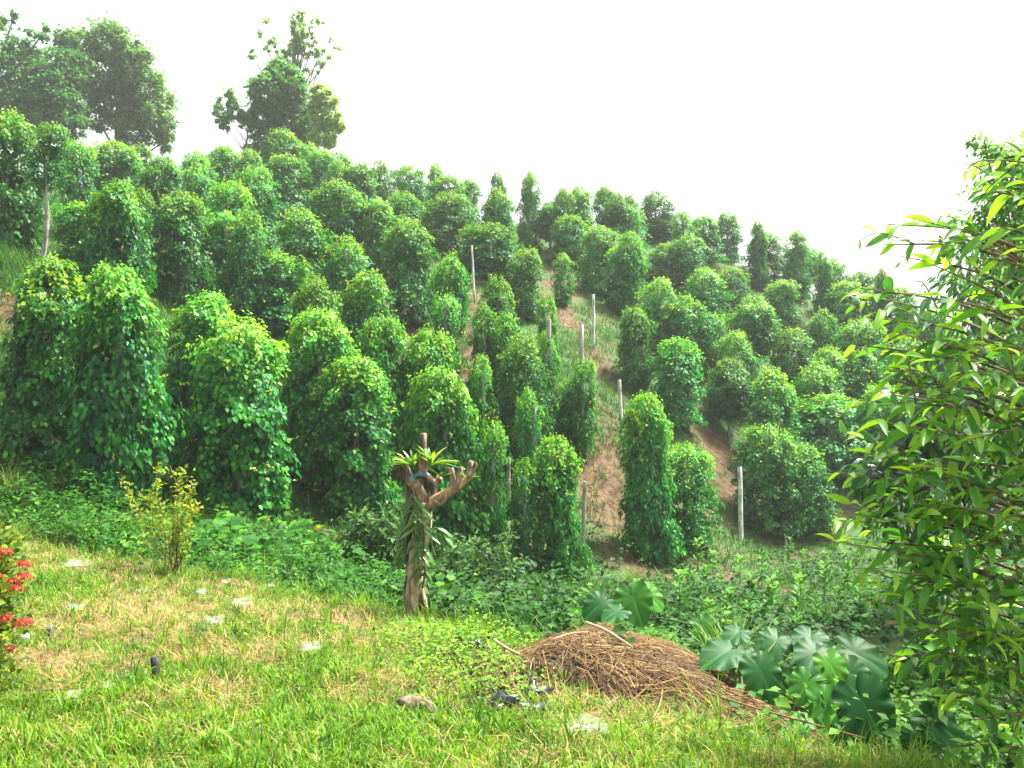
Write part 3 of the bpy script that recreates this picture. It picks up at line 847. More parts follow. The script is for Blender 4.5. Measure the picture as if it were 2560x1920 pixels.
fern(1076, 1168, -.05, 28, .24, 'light green fern fan on the right of the trunk head', .6, 2)
fern(1100, 1195, -.1, 9, .14, 'small green fern below the right fan on the trunk head', .3, 3)
fern(1170, 1198, -.14, 8, .10, 'tiny olive fern on the right-hand sawn branch', .2, 4)

# orchids climbing the trunk: straps in two ranks on hanging canes
def strap_mesh(seed, arch, col):
    v, f = big_leaf(arch=arch, fold=.08, w=.13, st=6)
    return MB().add(v, f, vary(col, len(v), np.random.default_rng(seed), .08, .05)).mesh('leaf', M_BROAD)
SM = [strap_mesh(i, a, c) for i, (a, c) in enumerate([(.3, (.07, .20, .04)), (.5, (.11, .26, .05)), (.2, (.16, .30, .09)), (.4, (.05, .15, .035))])]
def orchid(pts, n, size, label, seed, side=0):
    rg = np.random.default_rng(seed)
    w = np.array([W3(u, v, TD + dd) for u, v, dd in pts])
    root = thing('orchid', w[0], label, 'orchid', 'orchids on the pollarded trunk')
    cpt = curve(w, n + 2)
    v, f = tube(cpt - w[0], .011, 6); MB().add(v, f, (.10, .17, .05)).build('cane', M_BROAD, root)
    for k in range(n):
        s = side if side else (1 if k % 2 else -1)
        y = np.array((s * rg.uniform(.35, .9), -rg.uniform(.1, .6), rg.uniform(-.9, -.1)))
        place_leaf('leaf', SM[rg.integers(0, 4)], root, w[0], cpt[k + 1], y, (s * .4, -.5, .8), size * rg.uniform(.75, 1.15))
orchid([(1035, 1225, -.12), (1032, 1270, -.16), (1034, 1320, -.16), (1044, 1380, -.15), (1050, 1440, -.13)], 24, .17, 'long orchid cane with green strap leaves down the front of the trunk', 1)
orchid([(1045, 1240, -.14), (1053, 1290, -.18), (1060, 1340, -.17), (1056, 1400, -.16)], 18, .19, 'broad-leaved orchid hanging on the middle of the trunk', 2)
orchid([(1018, 1290, -.05), (1012, 1330, -.1), (1010, 1370, -.1), (1014, 1410, -.08)], 17, .18, 'silvery-lit orchid leaves arching off the left side of the trunk', 3, -1)
orchid([(1078, 1330, .0), (1090, 1320, .02), (1104, 1330, 0), (1112, 1350, 0)], 10, .17, 'arching orchid spray off the right side of the trunk', 4)
orchid([(1060, 1395, -.13), (1062, 1430, -.15), (1056, 1470, -.14)], 8, .15, 'low orchid tuft with brown-tinged leaves near the trunk foot', 5)

# ------------------------------------------------------------------ spindly yellow shrub
sb = hit(436, 1442, 6); SD = sb[1]
sh = thing('spindly_shrub', sb, 'spindly open shrub with small yellow-green leaves at the lawn edge', 'shrub')
mb = MB(); rg = np.random.default_rng(8)
tips = [(303,1183),(318,1215),(352,1230),(375,1228),(392,1165),(406,1160),(425,1163),(440,1235),(452,1180),(461,1172),(480,1198),(486,1215),(503,1252),(497,1262),(400,1255),(345,1262),(430,1310),(462,1370),(380,1300),(478,1240)]
for k, (u, v) in enumerate(tips):
    e = W3(u, v, SD + rg.uniform(-.35, .35)) - sb
    q = curve([(rg.normal(0, .05), rg.normal(0, .05), -.05), e * np.array((.45, .45, .45)) + (rg.normal(0, .09), rg.normal(0, .09), .02), e], 12)
    v_, f_ = tube(q, np.linspace(.007, .002, 12), 5)
    MB().add(v_, f_, (.26, .19, .07)).build('stem', M_BARK, sh)
    L = np.linalg.norm(e)
    nl = int(rg.uniform(30, 75) * L)
    s = rg.uniform(.28, 1.0, nl) ** .8
    i = np.clip((s * 11).astype(int), 0, 10)
    pos = q[i] + (q[i + 1] - q[i]) * rg.random((nl, 1)) + rg.normal(0, .03, (nl, 3))
    yd = rg.normal(0, 1, (nl, 3)) * (1, 1, .5) + (0, 0, .5)
    scatter(mb, T_OVAL, pos, yd, np.array((0, 0, 1.)) + rg.normal(0, .5, (nl, 3)), rg.uniform(.035, .075, nl), vary(mixc((.11, .22, .02), (.34, .40, .03), rg.random(nl) * np.clip(s, 0, 1)), nl, rg, .15, .08), 1.1)
mb.build('foliage', M_WEED, sh)

# ------------------------------------------------------------------ ixora with red flower heads, left edge
ib = np.array((-2.98, 4.55, 0.0)); ib[2] = float(ground(ib[0], ib[1]))
ix = thing('ixora_shrub', ib, 'small-leaved ixora shrub with red flower heads at the left edge', 'shrub')
mb = MB(); rg = np.random.default_rng(9)
nl = 12000
t = rg.random(nl) ** .75
rr = np.interp(t, [0, .25, .55, .8, 1], [.10, .26, .40, .42, .28]) * np.sqrt(rg.uniform(.25, 1, nl)) * (1 + .12 * np.sin(7 * t)) * np.exp(rg.normal(0, .13, nl))
a = rg.uniform(0, 6.28, nl)
pos = np.c_[np.cos(a) * rr, np.sin(a) * rr, .04 + t * 1.18]
yd = np.c_[np.cos(a), np.sin(a), rg.uniform(.2, 1.2, nl)] + rg.normal(0, .5, (nl, 3))
scatter(mb, T_OVAL, pos, yd, np.array((0, 0, 1.)) + rg.normal(0, .6, (nl, 3)), rg.uniform(.022, .055, nl), vary(mixc((.04, .11, .02), (.28, .32, .04), rg.random(nl) ** 1.7), nl, rg, .25, .15), 1.2)
mb.build('foliage', M_WEED, ix)
for k in range(9):
    a = k * .7; e = np.array((math.cos(a) * rg.uniform(.1, .35), math.sin(a) * rg.uniform(.1, .35), rg.uniform(.7, 1.15)))
    v, f = tube(curve([(0, 0, -.05), e * .5 + (0, 0, .05), e], 7), np.linspace(.012, .004, 7), 5)
    MB().add(v, f, (.16, .11, .07)).build('stem', M_BARK, ix)
for k, (u, v, r) in enumerate([(11,1384,.05),(60,1412,.04),(61,1446,.055),(31,1455,.035),(41,1472,.04),(11,1550,.05),(61,1561,.06),(24,1622,.028),(-14,1440,.05)]):
    d = 4.30 - .02 * k
    c = W3(u, v, d) - ib
    m = MB(); n = int(90 * (r / .06) ** 1.5)
    q = norm(rg.normal(0, 1, (n, 3))) * (1, 1, .6); q[:, 2] = np.abs(q[:, 2])
    scatter(m, T_OVAL, c + q * r * .8 * rg.uniform(.6, 1, (n, 1)), np.cross(q, rg.normal(0, 1, (n, 3))), q, rg.uniform(.014, .022, n), vary((.50, .07, .045), n, rg, .3, .25), 1.1)
    m.build('flower_head', M_PETAL, ix)

# ------------------------------------------------------------------ taro
def taro_mesh(seed, col, arch=.18):
    """heart-shaped blade, wavy rim, ribbed along the side veins; the stalk joins at the origin, tip along +y"""
    rg = np.random.default_rng(seed)
    nth, nr = 56, 9
    v, c = [(0, 0, 0)], [np.array(col) * 1.4]
    for i in range(1, nr + 1):
        s = i / nr
        for k in range(nth):
            th = -math.pi + 2 * math.pi * k / nth          # 0 = towards the tip
            a = abs(th) / math.pi
            r = np.interp(a, [0, .08, .2, .4, .6, .78, .9, .97, 1], [.66, .60, .50, .43, .42, .45, .40, .22, .12])
            r *= 1 + .025 * math.sin(9 * th + seed) * s
            x, y = r * s * math.sin(th), r * s * math.cos(th)
            rib = abs(math.sin(7.5 * th)) * .004 * s
            z = -arch * (y * y * 1.2 + x * x * .6) + .10 * abs(x) * (1 - s * .5) + rib * s + .022 * s ** 4 * (math.sin(7 * th + seed * 1.7) + math.sin(11 * th + seed))
            vein = math.exp(-(math.sin(7.5 * th) / .16) ** 2) * .4 + math.exp(-(th / .05) ** 2) * .9
            v.append((x, y, z)); c.append(np.array(col) * (1 + vein * (1 - .3 * s)) * math.exp(rg.normal(0, .06)))
    f4, f3 = [], []
    for k in range(nth):
        f3.append((0, 1 + k, 1 + (k + 1) % nth))
        for i in range(nr - 1):
            a_, b_ = 1 + i * nth, 1 + (i + 1) * nth
            f4.append((a_ + k, b_ + k, b_ + (k + 1) % nth, a_ + (k + 1) % nth))
    return MB().add(v, [np.array(f4), np.array(f3)], np.array(c)).mesh('leaf', M_TARO)
TM = {'blue': [taro_mesh(1, (.014, .075, .02)), taro_mesh(2, (.02, .092, .022), .3), taro_mesh(6, (.016, .085, .018), .24)], 'green': [taro_mesh(3, (.035, .14, .016)), taro_mesh(4, (.06, .19, .018), .28)], 'dark': [taro_mesh(5, (.014, .075, .016), .3)]}
def taro(base_uv, leaves, label, seed):
    rg = np.random.default_rng(seed)
    b = hit(base_uv[0], base_uv[1], 4.5)
    root = thing('taro_plant', b, label, 'taro', 'taro clumps')
    for (u, v, d, w, kind, tipx, tipz, up) in leaves:
        c = W3(u, v, d); size = w / F * d / .86
        y = np.array((tipx, -.55, tipz)); n = np.array((rg.normal(0, .12), -.75, up))
        yy = norm(y)
        at = c - yy * size * .12
        place_leaf('leaf', TM[kind][rg.integers(0, len(TM[kind]))], root, b, at, yy, n, size)
        q = curve([(rg.normal(0, .05), rg.normal(0, .05), -.05), (at - b) * (.35, .35, .6), at - b - norm(n) * .005], 9)
        vv, ff = tube(q, np.linspace(.014, .007, 9), 6)
        MB().add(vv, ff, (.12, .17, .06)).build('stalk', M_TARO, root)
taro((1850, 1800), [(1839,1586,7.3,70,'blue',-.6,-.25,1.8),(1808,1634,7.1,115,'blue',-.9,-.2,1.9),(1934,1612,7.3,95,'blue',-.5,-.4,1.6),(1908,1690,6.6,108,'blue',.35,-.9,.55),(1870,1650,7.4,80,'dark',.7,-.5,1.2)],
     'blue-green taro at the tail of the brush pile, leftmost of the big right clump', 1)
taro((2045, 1815), [(2023,1603,7.2,92,'blue',-.35,-.3,1.8),(2034,1643,6.9,105,'blue',-.4,-.35,1.7),(2082,1673,6.7,88,'green',.3,-.8,.9),(2012,1716,6.5,86,'green',-.75,-.8,.9),(2135,1690,6.8,100,'dark',.7,-.7,.7),(2151,1640,7.3,120,'dark',.9,-.4,1.2)],
     'taro with pale shining upper leaves in the middle of the right clump', 2)
taro((2100, 1880), [(2069,1777,6.0,112,'green',.25,-1.0,.5),(2169,1777,5.9,150,'blue',.4,-.95,.55),(2004,1806,6.2,62,'green',-.9,-.3,1.4),(2120,1850,5.9,80,'dark',.2,-.8,.8)],
     'taro with the two largest ribbed leaves facing the lawn, bottom right', 3)
taro((2330, 1890), [(2351,1815,5.8,115,'blue',.9,-.6,1.0),(2290,1850,5.9,80,'dark',-.5,-.7,.9)], 'drooping taro leaves under the big-leaved tree, far right', 4)
taro((1560, 1600), [(1588,1508,8.6,96,'green',.25,-.95,.6),(1496,1515,8.7,80,'dark',-.8,-.5,.9),(1538,1532,8.3,66,'blue',-.9,-.2,1.7),(1626,1494,8.9,70,'green',.7,-.6,.9),(1765,1575,8.0,70,'green',.5,-.9,.6)],
     'taro standing behind the top of the brush pile', 5)

# ------------------------------------------------------------------ brush pile
rg = np.random.default_rng(12)
pa, pb_ = hit(1390, 1660, 5), hit(1935, 1825, 4.5)
pl = thing('brush_pile', (pa + pb_) / 2, 'long heap of dry brown cut branches and twigs beside the taro', 'brush pile')
po = np.array(pl.location)
ax = (pb_ - pa)[:2]; AL = np.linalg.norm(ax); ax = ax / AL; ay = np.array((-ax[1], ax[0]))
def pile_h(s, w):
    """height over ground: s along the axis 0..1, w metres across"""
    hh = np.interp(s, [-.14, 0, .12, .35, .7, 1, 1.12], [0, .12, .26, .27, .18, .09, 0])
    ww = np.interp(s, [-.14, .15, .6, 1.12], [.75, 1.05, .8, .45])
    hh = hh * (.72 + .62 * vnoise(np.asarray(s) * 2.6, w, .34, 8)) + .0
    return hh * np.clip(1 - (w / ww) ** 2, 0, 1) ** .8
ns, nw = 90, 44
S_, W_ = np.meshgrid(np.linspace(-.14, 1.12, ns), np.linspace(-.9, .9, nw), indexing='ij')
X_ = pa[0] + ax[0] * S_ * AL + ay[0] * W_; Y_ = pa[1] + ax[1] * S_ * AL + ay[1] * W_
hz = pile_h(S_, W_); Z_ = ground(X_, Y_) - .03 + hz + (hz > .01) * ((vnoise(X_, Y_, .12, 2) - .5) * .10 + (vnoise(X_, Y_, .05, 4) - .5) * .05)
idx = np.arange(ns * nw).reshape(ns, nw)
f = np.stack([idx[:-1, :-1], idx[:-1, 1:], idx[1:, 1:], idx[1:, :-1]], -1).reshape(-1, 4)
f = f[(hz.ravel()[f] > .004).any(1)]
MB().add(np.stack([X_, Y_, Z_], -1).reshape(-1, 3) - po, f, vary((.05, .034, .018), ns * nw, rg, .25, .1)).build('litter_heap', M_GROUND, pl)
def on_pile(n):
    s = rg.uniform(-.08, 1.06, n); w = rg.normal(0, .36, n).clip(-.8, .8)
    x = pa[0] + ax[0] * s * AL + ay[0] * w; y = pa[1] + ax[1] * s * AL + ay[1] * w
    return np.c_[x, y, ground(x, y) + pile_h(s, w) - .02], s, w
# thin stems, bundled mostly along the heap
mb = MB(); n = 4200
p, s, w = on_pile(n)
ang = rg.normal(-.12, .5, n) + (rg.random(n) < .3) * rg.normal(0, 1, n)
L = rg.gamma(3, .12, n).clip(.06, 1.0)
dx = np.cos(ang)[:, None] * ax + np.sin(ang)[:, None] * ay
e = p[:, :2] + dx * L[:, None]
def pz(xy):
    q = xy - pa[:2]; ss = q @ ax / AL; ww = q @ ay
    return ground(xy[:, 0], xy[:, 1]) + pile_h(ss, ww)
mid = p[:, :2] + dx * L[:, None] * .5
lift = rg.uniform(-.025, .09, n)
p3 = np.stack([np.c_[p[:, :2], pz(p[:, :2]) + lift], np.c_[mid, pz(mid) + lift + rg.uniform(0, .05, n)], np.c_[e, pz(e) + lift + rg.normal(0, .03, n)]], 1)
wd = rg.uniform(.0012, .0038, n)[:, None]
sd_ = np.c_[-dx[:, 1], dx[:, 0], np.zeros(n)] * wd; up_ = np.array((0, 0, 1.)) * wd
vv = np.stack([p3[:, j] + q for j in range(3) for q in (sd_, up_ * 1.4, -sd_)], 1)
base = (np.arange(n) * 9)[:, None, None]
qf = np.array([(0, 1, 4, 3), (1, 2, 5, 4), (3, 4, 7, 6), (4, 5, 8, 7)])
cols = vary(mixc((.105, .065, .027), (.25, .165, .065), rg.random(n)), n, rg, .42, .1)
dk = rg.random(n) < .4; cols[dk] = vary((.10, .06, .04), int(dk.sum()), rg, .3, .1)
mb.add(vv.reshape(-1, 3) - po, (qf[None] + base).reshape(-1, 4), np.repeat(cols, 9, axis=0))
o = mb.build('dry_stems', M_STRAW, pl); o['kind'] = 'stuff'
mb = MB(); n = 17000
p, s, w = on_pile(n); p[:, 2] += rg.uniform(-.01, .055, n)
scatter(mb, T_OVAL, p - po, rg.normal(0, 1, (n, 3)), rg.normal(0, 1, (n, 3)) + (0, 0, .8), rg.uniform(.015, .05, n), vary(mixc((.075, .05, .03), (.34, .24, .13), rg.random(n) ** 1.8), n, rg, .3, .1), 1.3)
o = mb.build('dead_leaves', M_STRAW, pl); o['kind'] = 'stuff'
# the thicker sticks, one by one
for k in range(72):
    if k == 0:
        a_, b_, r = W3(1465, 1556, 6.9), W3(1580, 1618, 6.5), .012
    elif k == 1:
        a_, b_, r = W3(1235, 1600, 6.8), W3(1300, 1636, 6.6), .011
    elif k == 2:
        a_, b_, r = W3(1380, 1600, 6.9), W3(1470, 1580, 7.0), .008
    else:
        pp, s, w = on_pile(1); an = rg.normal(-.1, .3) + (.0 if rg.random() < .8 else rg.normal(0, 1)); LL = rg.uniform(.4, 1.4)
        d_ = math.cos(an) * ax + math.sin(an) * ay
        a2 = pp[0, :2]; b2 = a2 + d_ * LL
        a_ = np.r_[a2, pz(a2[None])[0] + rg.uniform(.0, .05)]; b_ = np.r_[b2, pz(b2[None])[0] + rg.uniform(.0, .07) + (rg.random() < .3) * rg.uniform(.05, .2)]; r = rg.uniform(.003, .008)
    m_ = (a_ + b_) / 2 + rg.normal(0, .025, 3); m_[2] = max(m_[2], pz(m_[None, :2])[0] + .01) if k > 2 else m_[2]
    v, f = tube(curve([a_, m_, b_], 6) - po, np.linspace(r, r * .7, 6), 6, rg, .06)
    c = ((.19, .12, .05), (.16, .095, .045), (.27, .19, .08), (.11, .065, .035))[k % 4] if k > 2 else (.52, .27, .17)
    MB().add(v, f, c).build('stick', M_STICK, pl)

# ------------------------------------------------------------------ the big-leaved tree on the right
rg = np.random.default_rng(31)
bx, by = 3.75, 5.6
bt = np.array((bx, by, float(ground(bx, by))))
bl = thing('big_leaved_tree', bt, 'big-leaved tree with long glossy drooping leaves filling the right edge', 'tree')
trunk_top = np.array((3.7, 5.7, 2.6))
tp = curve([bt - (0, 0, .2), (3.85, 5.65, -1.0), (3.65, 5.6, .8), trunk_top], 14)
v, f = tube(tp - bt, np.linspace(.10, .03, 14), 10, rg, .06)
MB().add(v, f, (.20, .15, .11)).build('trunk', M_BARK, bl)
# branch ends as surveyed (u, v, distance): leafy sprays hang along each
SPR = [(2060,1350,5.3),(2110,1345,5.6),(2135,1000,5.4),(2150,720,5.8),(2145,735,6.1),(2215,560,6.0),(2280,545,5.7),(2300,600,5.9),(2240,830,5.5),(2200,880,5.8),(2330,660,5.5),(2430,480,5.9),(2440,420,6.2),(2500,400,5.7),(2560,350,5.6),(2350,740,5.4),(2420,640,5.6),(2480,560,5.4),(2540,620,5.5),
(2190,1050,5.2),(2250,950,5.6),(2280,1080,5.3),(2330,1000,5.5),(2400,930,5.2),(2460,860,5.4),(2530,800,5.3),(2150,1130,5.5),(2240,1180,5.2),(2330,1150,5.4),(2420,1100,5.2),(2500,1020,5.4),(2560,950,5.3),(2180,1240,5.6),(2260,1290,5.3),(2350,1260,5.2),(2440,1220,5.4),(2530,1160,5.2),
(2185,1420,5.2),(2270,1400,5.4),(2360,1370,5.2),(2450,1340,5.4),(2550,1300,5.2),(2240,1560,5.3),(2300,1500,5.5),(2380,1480,5.3),(2470,1450,5.4),(2550,1420,5.2),(2330,1600,5.6),(2420,1580,5.3),(2500,1560,5.5),(2570,1540,5.2),(2350,1720,5.4),(2430,1690,5.6),(2500,1680,5.3),(2570,1660,5.4),(2420,1800,5.2),(2500,1780,5.5),(2560,1770,5.3),(2390,1860,5.1),(2490,1880,5.3),
(2095,1180,5.5),(2120,1260,5.4),(2085,1300,5.6),(2140,1420,5.5),(2165,1500,5.4),(2110,1080,5.6),(2175,940,5.5),(2130,860,5.7),(2160,790,5.6),(2250,640,5.8),(2200,610,6.0),(2230,1640,5.4),(2290,1560,5.2),(2470,720,5.7),(2400,780,5.8),(2540,480,5.8),(2590,560,5.6),(2600,700,5.5),(2600,880,5.4),(2600,1080,5.3),(2610,1240,5.3),(2610,1380,5.4),(2600,1600,5.3),(2300,880,6.0),(2360,850,5.9),(2200,980,6.0),(2430,1000,6.0),(2300,1330,6.1),(2480,1300,6.1),(2400,1420,6.2),(2520,1500,6.1),(2560,1050,6.1)]
leaves = []   # base, ydir, ndir, size, tone
limb_n = 0
nodes = curve(tp, 90)
for k in range(30):      # the far side of the crown, out of the picture
    ex, ey, ez = rg.uniform(4.3, 5.2), rg.uniform(4.9, 6.6), rg.uniform(-1.7, 2.5)
    SPR.append((CX + ex / ey * F, CY - ez / ey * F, ey))
for k, (u, v, d) in enumerate(SPR):
    e = W3(u, v, d)
    if 3.35 < e[0] < 4.2: d += rg.uniform(-.3, .5); e = W3(u, v, d)
    # join the trunk lower down, rise and droop
    j = int(np.argmin(np.abs(nodes[:, 2] - (e[2] - .15 - .25 * abs(nodes[0, 0] - e[0]) + rg.normal(0, .12)))))
    s0 = nodes[j]
    midp = s0 + (e - s0) * .55 + (0, 0, .10)
    q = curve([s0, midp, e], 16)
    LQ = np.linalg.norm(np.diff(q, axis=0), axis=1).sum()
    v_, f_ = tube(q - bt, np.linspace(.014 + .006 * (k % 5 == 0), .003, 16), 5, rg, .05)
    MB().add(v_, f_, (.22, .15, .10)).build('branch', M_BARK, bl)
    # the leafy outer part and side twigs
    twigs = [(q[7:], 1.0)]
    for t_ in range(2 if v > 850 else 1):
        i0 = rg.integers(6, 13); dirn = norm((q[-1] - q[i0]) + rg.normal(0, .28, 3) * LQ * .5)
        ln = rg.uniform(.25, .5)
        tq = curve([q[i0], q[i0] + dirn * ln * .6 + (0, 0, .04), q[i0] + dirn * ln + (0, 0, -.05)], 8)
        twigs.append((tq, .9))
        v_, f_ = tube(tq - bt, np.linspace(.006, .002, 8), 4)
        MB().add(v_, f_, (.2, .16, .09)).build('twig', M_BARK, bl)
    for tq, sc in twigs:
        seg = np.linalg.norm(np.diff(tq, axis=0), axis=1); cum = np.r_[0, np.cumsum(seg)]
        m = max(4, int(cum[-1] / .056))
        for i in range(m):
            s = cum[-1] * (i + .6) / m
            jx = min(np.searchsorted(cum, s), len(tq) - 1)
            pos = tq[jx - 1] + (tq[jx] - tq[jx - 1]) * ((s - cum[jx - 1]) / max(seg[jx - 1], 1e-6))
            td = norm(tq[jx] - tq[jx - 1])
            side = 1 if i % 2 else -1
            lat = norm(np.cross(td, (0, 0, 1.0)))
            y = td * .5 + lat * side * rg.uniform(.4, 1.1) + np.array((0, 0, -rg.uniform(-.35, .5))) + rg.normal(0, .2, 3)
            n = np.array((0, 0, 1.0)) * .9 + lat * side * .35 + rg.normal(0, .35, 3)
            if rg.random() < (.42 if pos[2] > -.1 else .12): continue
            size = .172 * sc * math.exp(rg.normal(0, .16)) * (.75 if i > m - 3 else 1)
            leaves.append((pos, y, n, size, rg.random() + (.45 if i > m - 4 else 0)))
def btl_mesh(seed, arch, col):
    v, f = big_leaf(arch=arch, fold=.16, w=.145, st=7)
    return MB().add(v, f, vary(col, len(v), np.random.default_rng(seed), .06, .03)).mesh('leaf', M_BROAD)
BL_C = [(.05, .20, .025), (.11, .33, .025), (.21, .46, .03), (.33, .55, .04)]
BLM = [[btl_mesh(i * 3 + j, a, c) for j, a in enumerate((.1, .27, .5))] for i, c in enumerate(BL_C)]
def in_view(p):
    return p[1] > .5 and 0 < CX + p[0] / p[1] * F < 2560 and 0 < CY - p[2] / p[1] * F < 1920
order = sorted(range(len(leaves)), key=lambda i: (not in_view(leaves[i][0]), leaves[i][0][1] / leaves[i][3]))
mb = MB()
P_, Y_, N_, S_, C_ = [], [], [], [], []
for rank, i in enumerate(order):
    pos, y, n, size, tone = leaves[i]
    if pos[0] > 6: continue
    ci = int(np.clip(tone * 2.6, 0, 3))
    if rank < 300:
        place_leaf('leaf', BLM[ci][rg.integers(0, 3)], bl, bt, pos, y, n, size)
    else:
        P_.append(pos - bt); Y_.append(y); N_.append(n); S_.append(size); C_.append(BL_C[ci])
C_ = vary(np.array(C_), len(C_), rg, .12, .06)
od = rg.random(len(C_)) < .002; C_[od] = (.45, .14, .03)
scatter(mb, big_leaf(arch=.27, fold=.16, w=.145, st=6), np.array(P_), np.array(Y_), np.array(N_), np.array(S_), C_)
o = mb.build('foliage', M_BROAD, bl); o['kind'] = 'stuff'

# feathery tree behind it, top right; dark understorey tree behind its lower half
def bushy(name, label, cat, base, blobs, n, c0, c1, lsize, seed, T=T_OVAL, wid=1.0, mat=None, stems=5, droop=.5, group=None):
    """blobs in world coordinates: centre, radius"""
    rg = np.random.default_rng(seed); base = np.asarray(base, float)
    root = thing(name, base, label, cat, group)
    mb = MB(); tot = sum(r ** 2 for _, r in blobs)
    for c, r in blobs:
        c = np.asarray(c, float) - base; m = int(n * r * r / tot)
        nc = max(3, m // 40); cc = c + norm(rg.normal(0, 1, (nc, 3))) * r * rg.random((nc, 1)) ** .5
        wi = rg.integers(0, nc, m); off = rg.normal(0, 1, (m, 3)) * r * .22
        pos = cc[wi] + off
        scatter(mb, T, pos, norm(off) * .8 + (0, 0, -droop) + rg.normal(0, .5, (m, 3)), np.array((0, -.2, 1.)) + rg.normal(0, .4, (m, 3)), lsize * np.exp(rg.normal(0, .22, m)), vary(mixc(c0, c1, rg.random(m) ** 1.6), m, rg, .18, .1), wid)
    mb.build('foliage', mat or M_WEED, root)
    for k in range(min(stems, len(blobs))):
        c = np.asarray(blobs[k][0], float) - base
        v, f = tube(curve([(0, 0, -.1), c * (.4, .4, .5), c], 7), np.linspace(.012 + .02 * np.linalg.norm(c) / 3, .006, 7), 5, rg, .06)
        MB().add(v, f, (.14, .11, .08)).build('stem', M_BARK, root)
    return root
b = (6.2, 9.6, float(ground(6.2, 9.6)))
bushy('feathery_tree', 'feathery fine-leaved tree whose tip rises behind the big-leaved tree', 'tree', b,
      [(W3(2540,420,9.3),.35),(W3(2460,350,9.4),.10),(W3(2500,370,9.4),.16),(W3(2560,500,9.2),.5),(W3(2510,480,9.3),.3),(W3(2600,650,9.2),.6),(W3(2440,345,9.5),.08),(W3(2600,900,9.3),.6),(W3(2480,560,9.3),.25)], 6500, (.10, .26, .07), (.22, .42, .12), .075, 41, T_OVAL, .8, M_TREE, 6)
b = hit(2330, 1480, 7.5)
bushy('understorey_tree', 'dark drooping-leaved small tree behind the big-leaved tree, lower right', 'tree', b,
      [(W3(2230,1080,8.8),.42),(W3(2300,1180,8.8),.5),(W3(2200,1170,8.9),.35),(W3(2250,1290,9),.4),(W3(2390,1100,8.8),.5),(W3(2430,1250,8.8),.6),(W3(2350,1390,8.8),.5),(W3(2500,1350,8.8),.6),(W3(2550,1150,8.8),.5),((7.2, 11.5, .2), 1.1), ((8.2, 13.5, .8), 1.4), ((9.0, 16, 1.2), 1.5), ((7.6, 12.8, 2.0), 1.1), ((9.4, 14.5, 2.8), 1.3)], 6000, (.02, .075, .028), (.05, .15, .045), .19, 42, big_leaf(arch=.35, fold=.05, w=.09, st=3), 1.9, M_BROAD, 6, 1.0)  # trailing clumps given in plain coordinates are crown added to shade the gully

# ------------------------------------------------------------------ low shrubs, creepers, seedlings
def hz(u, v, dmin=4.5, up=0.0):
    p = hit(u, v, dmin); return p + np.array((0, 0, up))
b = hz(1200, 1490, 10)
bushy('low_shrub', 'low dark small-leaved shrub in the gully right of the pollarded trunk', 'shrub', b, [(b + (-.45, 0, .35), .42), (b + (0, 0, .45), .45), (b + (.4, .1, .25), .38), (b + (-.1, -.2, .15), .3)], 2600, (.025, .09, .03), (.12, .22, .06), .085, 51, T_OVAL, 1.2)
b = hz(950, 1420, 10.5)
bushy('arching_shrub', 'arching narrow-leaved shrub left of the pollarded trunk', 'shrub', b, [(b + (-.3, 0, .5), .42), (b + (.1, 0, .65), .4), (b + (-.5, .1, .25), .35), (b + (.25, 0, .3), .35)], 2200, (.03, .10, .03), (.10, .22, .05), .13, 52, T_OVAL, .6)
for k, (u, v, h, lab) in enumerate([(22, 1262, .75, 'spiky yellowish grass clump on the left bank below the vines'), (1575, 1470, .5, 'thin grass clump with pale blades beside the taro behind the pile'), (1830, 1560, .9, 'wiry tall grass with seed stems in front of the taro')]):
    b = hz(u, v, 6 if k else 11)
    if k == 2: b = hz(1830, 1750, 5.5)
    rg = np.random.default_rng(60 + k); mb = MB(); n = 110
    blades(mb, rg.normal(0, .05, (n, 3)) * (1, 1, 0), rg.uniform(.5, 1.1, n) * h, .011, np.abs(rg.normal(0, .45, n)), rg.uniform(.3, 1.3, n), vary((.16, .26, .06), n, rg, .25, .12), rg)
    o = mb.build('grass_clump', M_GRASS, None, loc=b); tag(o, lab, 'grass')

# pumpkin vine creeping over the bank left of the trunk
def lobed_mesh(seed, col):
    rg = np.random.default_rng(seed); n = 20; v = [(0, 0, 0)]
    for k in range(n):
        th = -math.pi + 2 * math.pi * (k + .5) / n; a = abs(th) / math.pi
        r = .5 * (1 + .16 * math.cos(5 * th)) * (1 if a < .88 else .55) * rg.uniform(.93, 1.07)
        v.append((r * math.sin(th), r * math.cos(th) + .1, .10 * r - .22 * r * r + rg.normal(0, .015)))
    f = np.array([(0, 1 + k, 1 + (k + 1) % n) for k in range(n)])
    return MB().add(v, f, vary(col, len(v), rg, .08, .05)).mesh('leaf', M_WEED)
LM = [lobed_mesh(1, (.025, .12, .010)), lobed_mesh(2, (.045, .17, .012)), lobed_mesh(3, (.02, .095, .012)), lobed_mesh(4, (.075, .22, .014))]
LY = lobed_mesh(5, (.50, .50, .04))
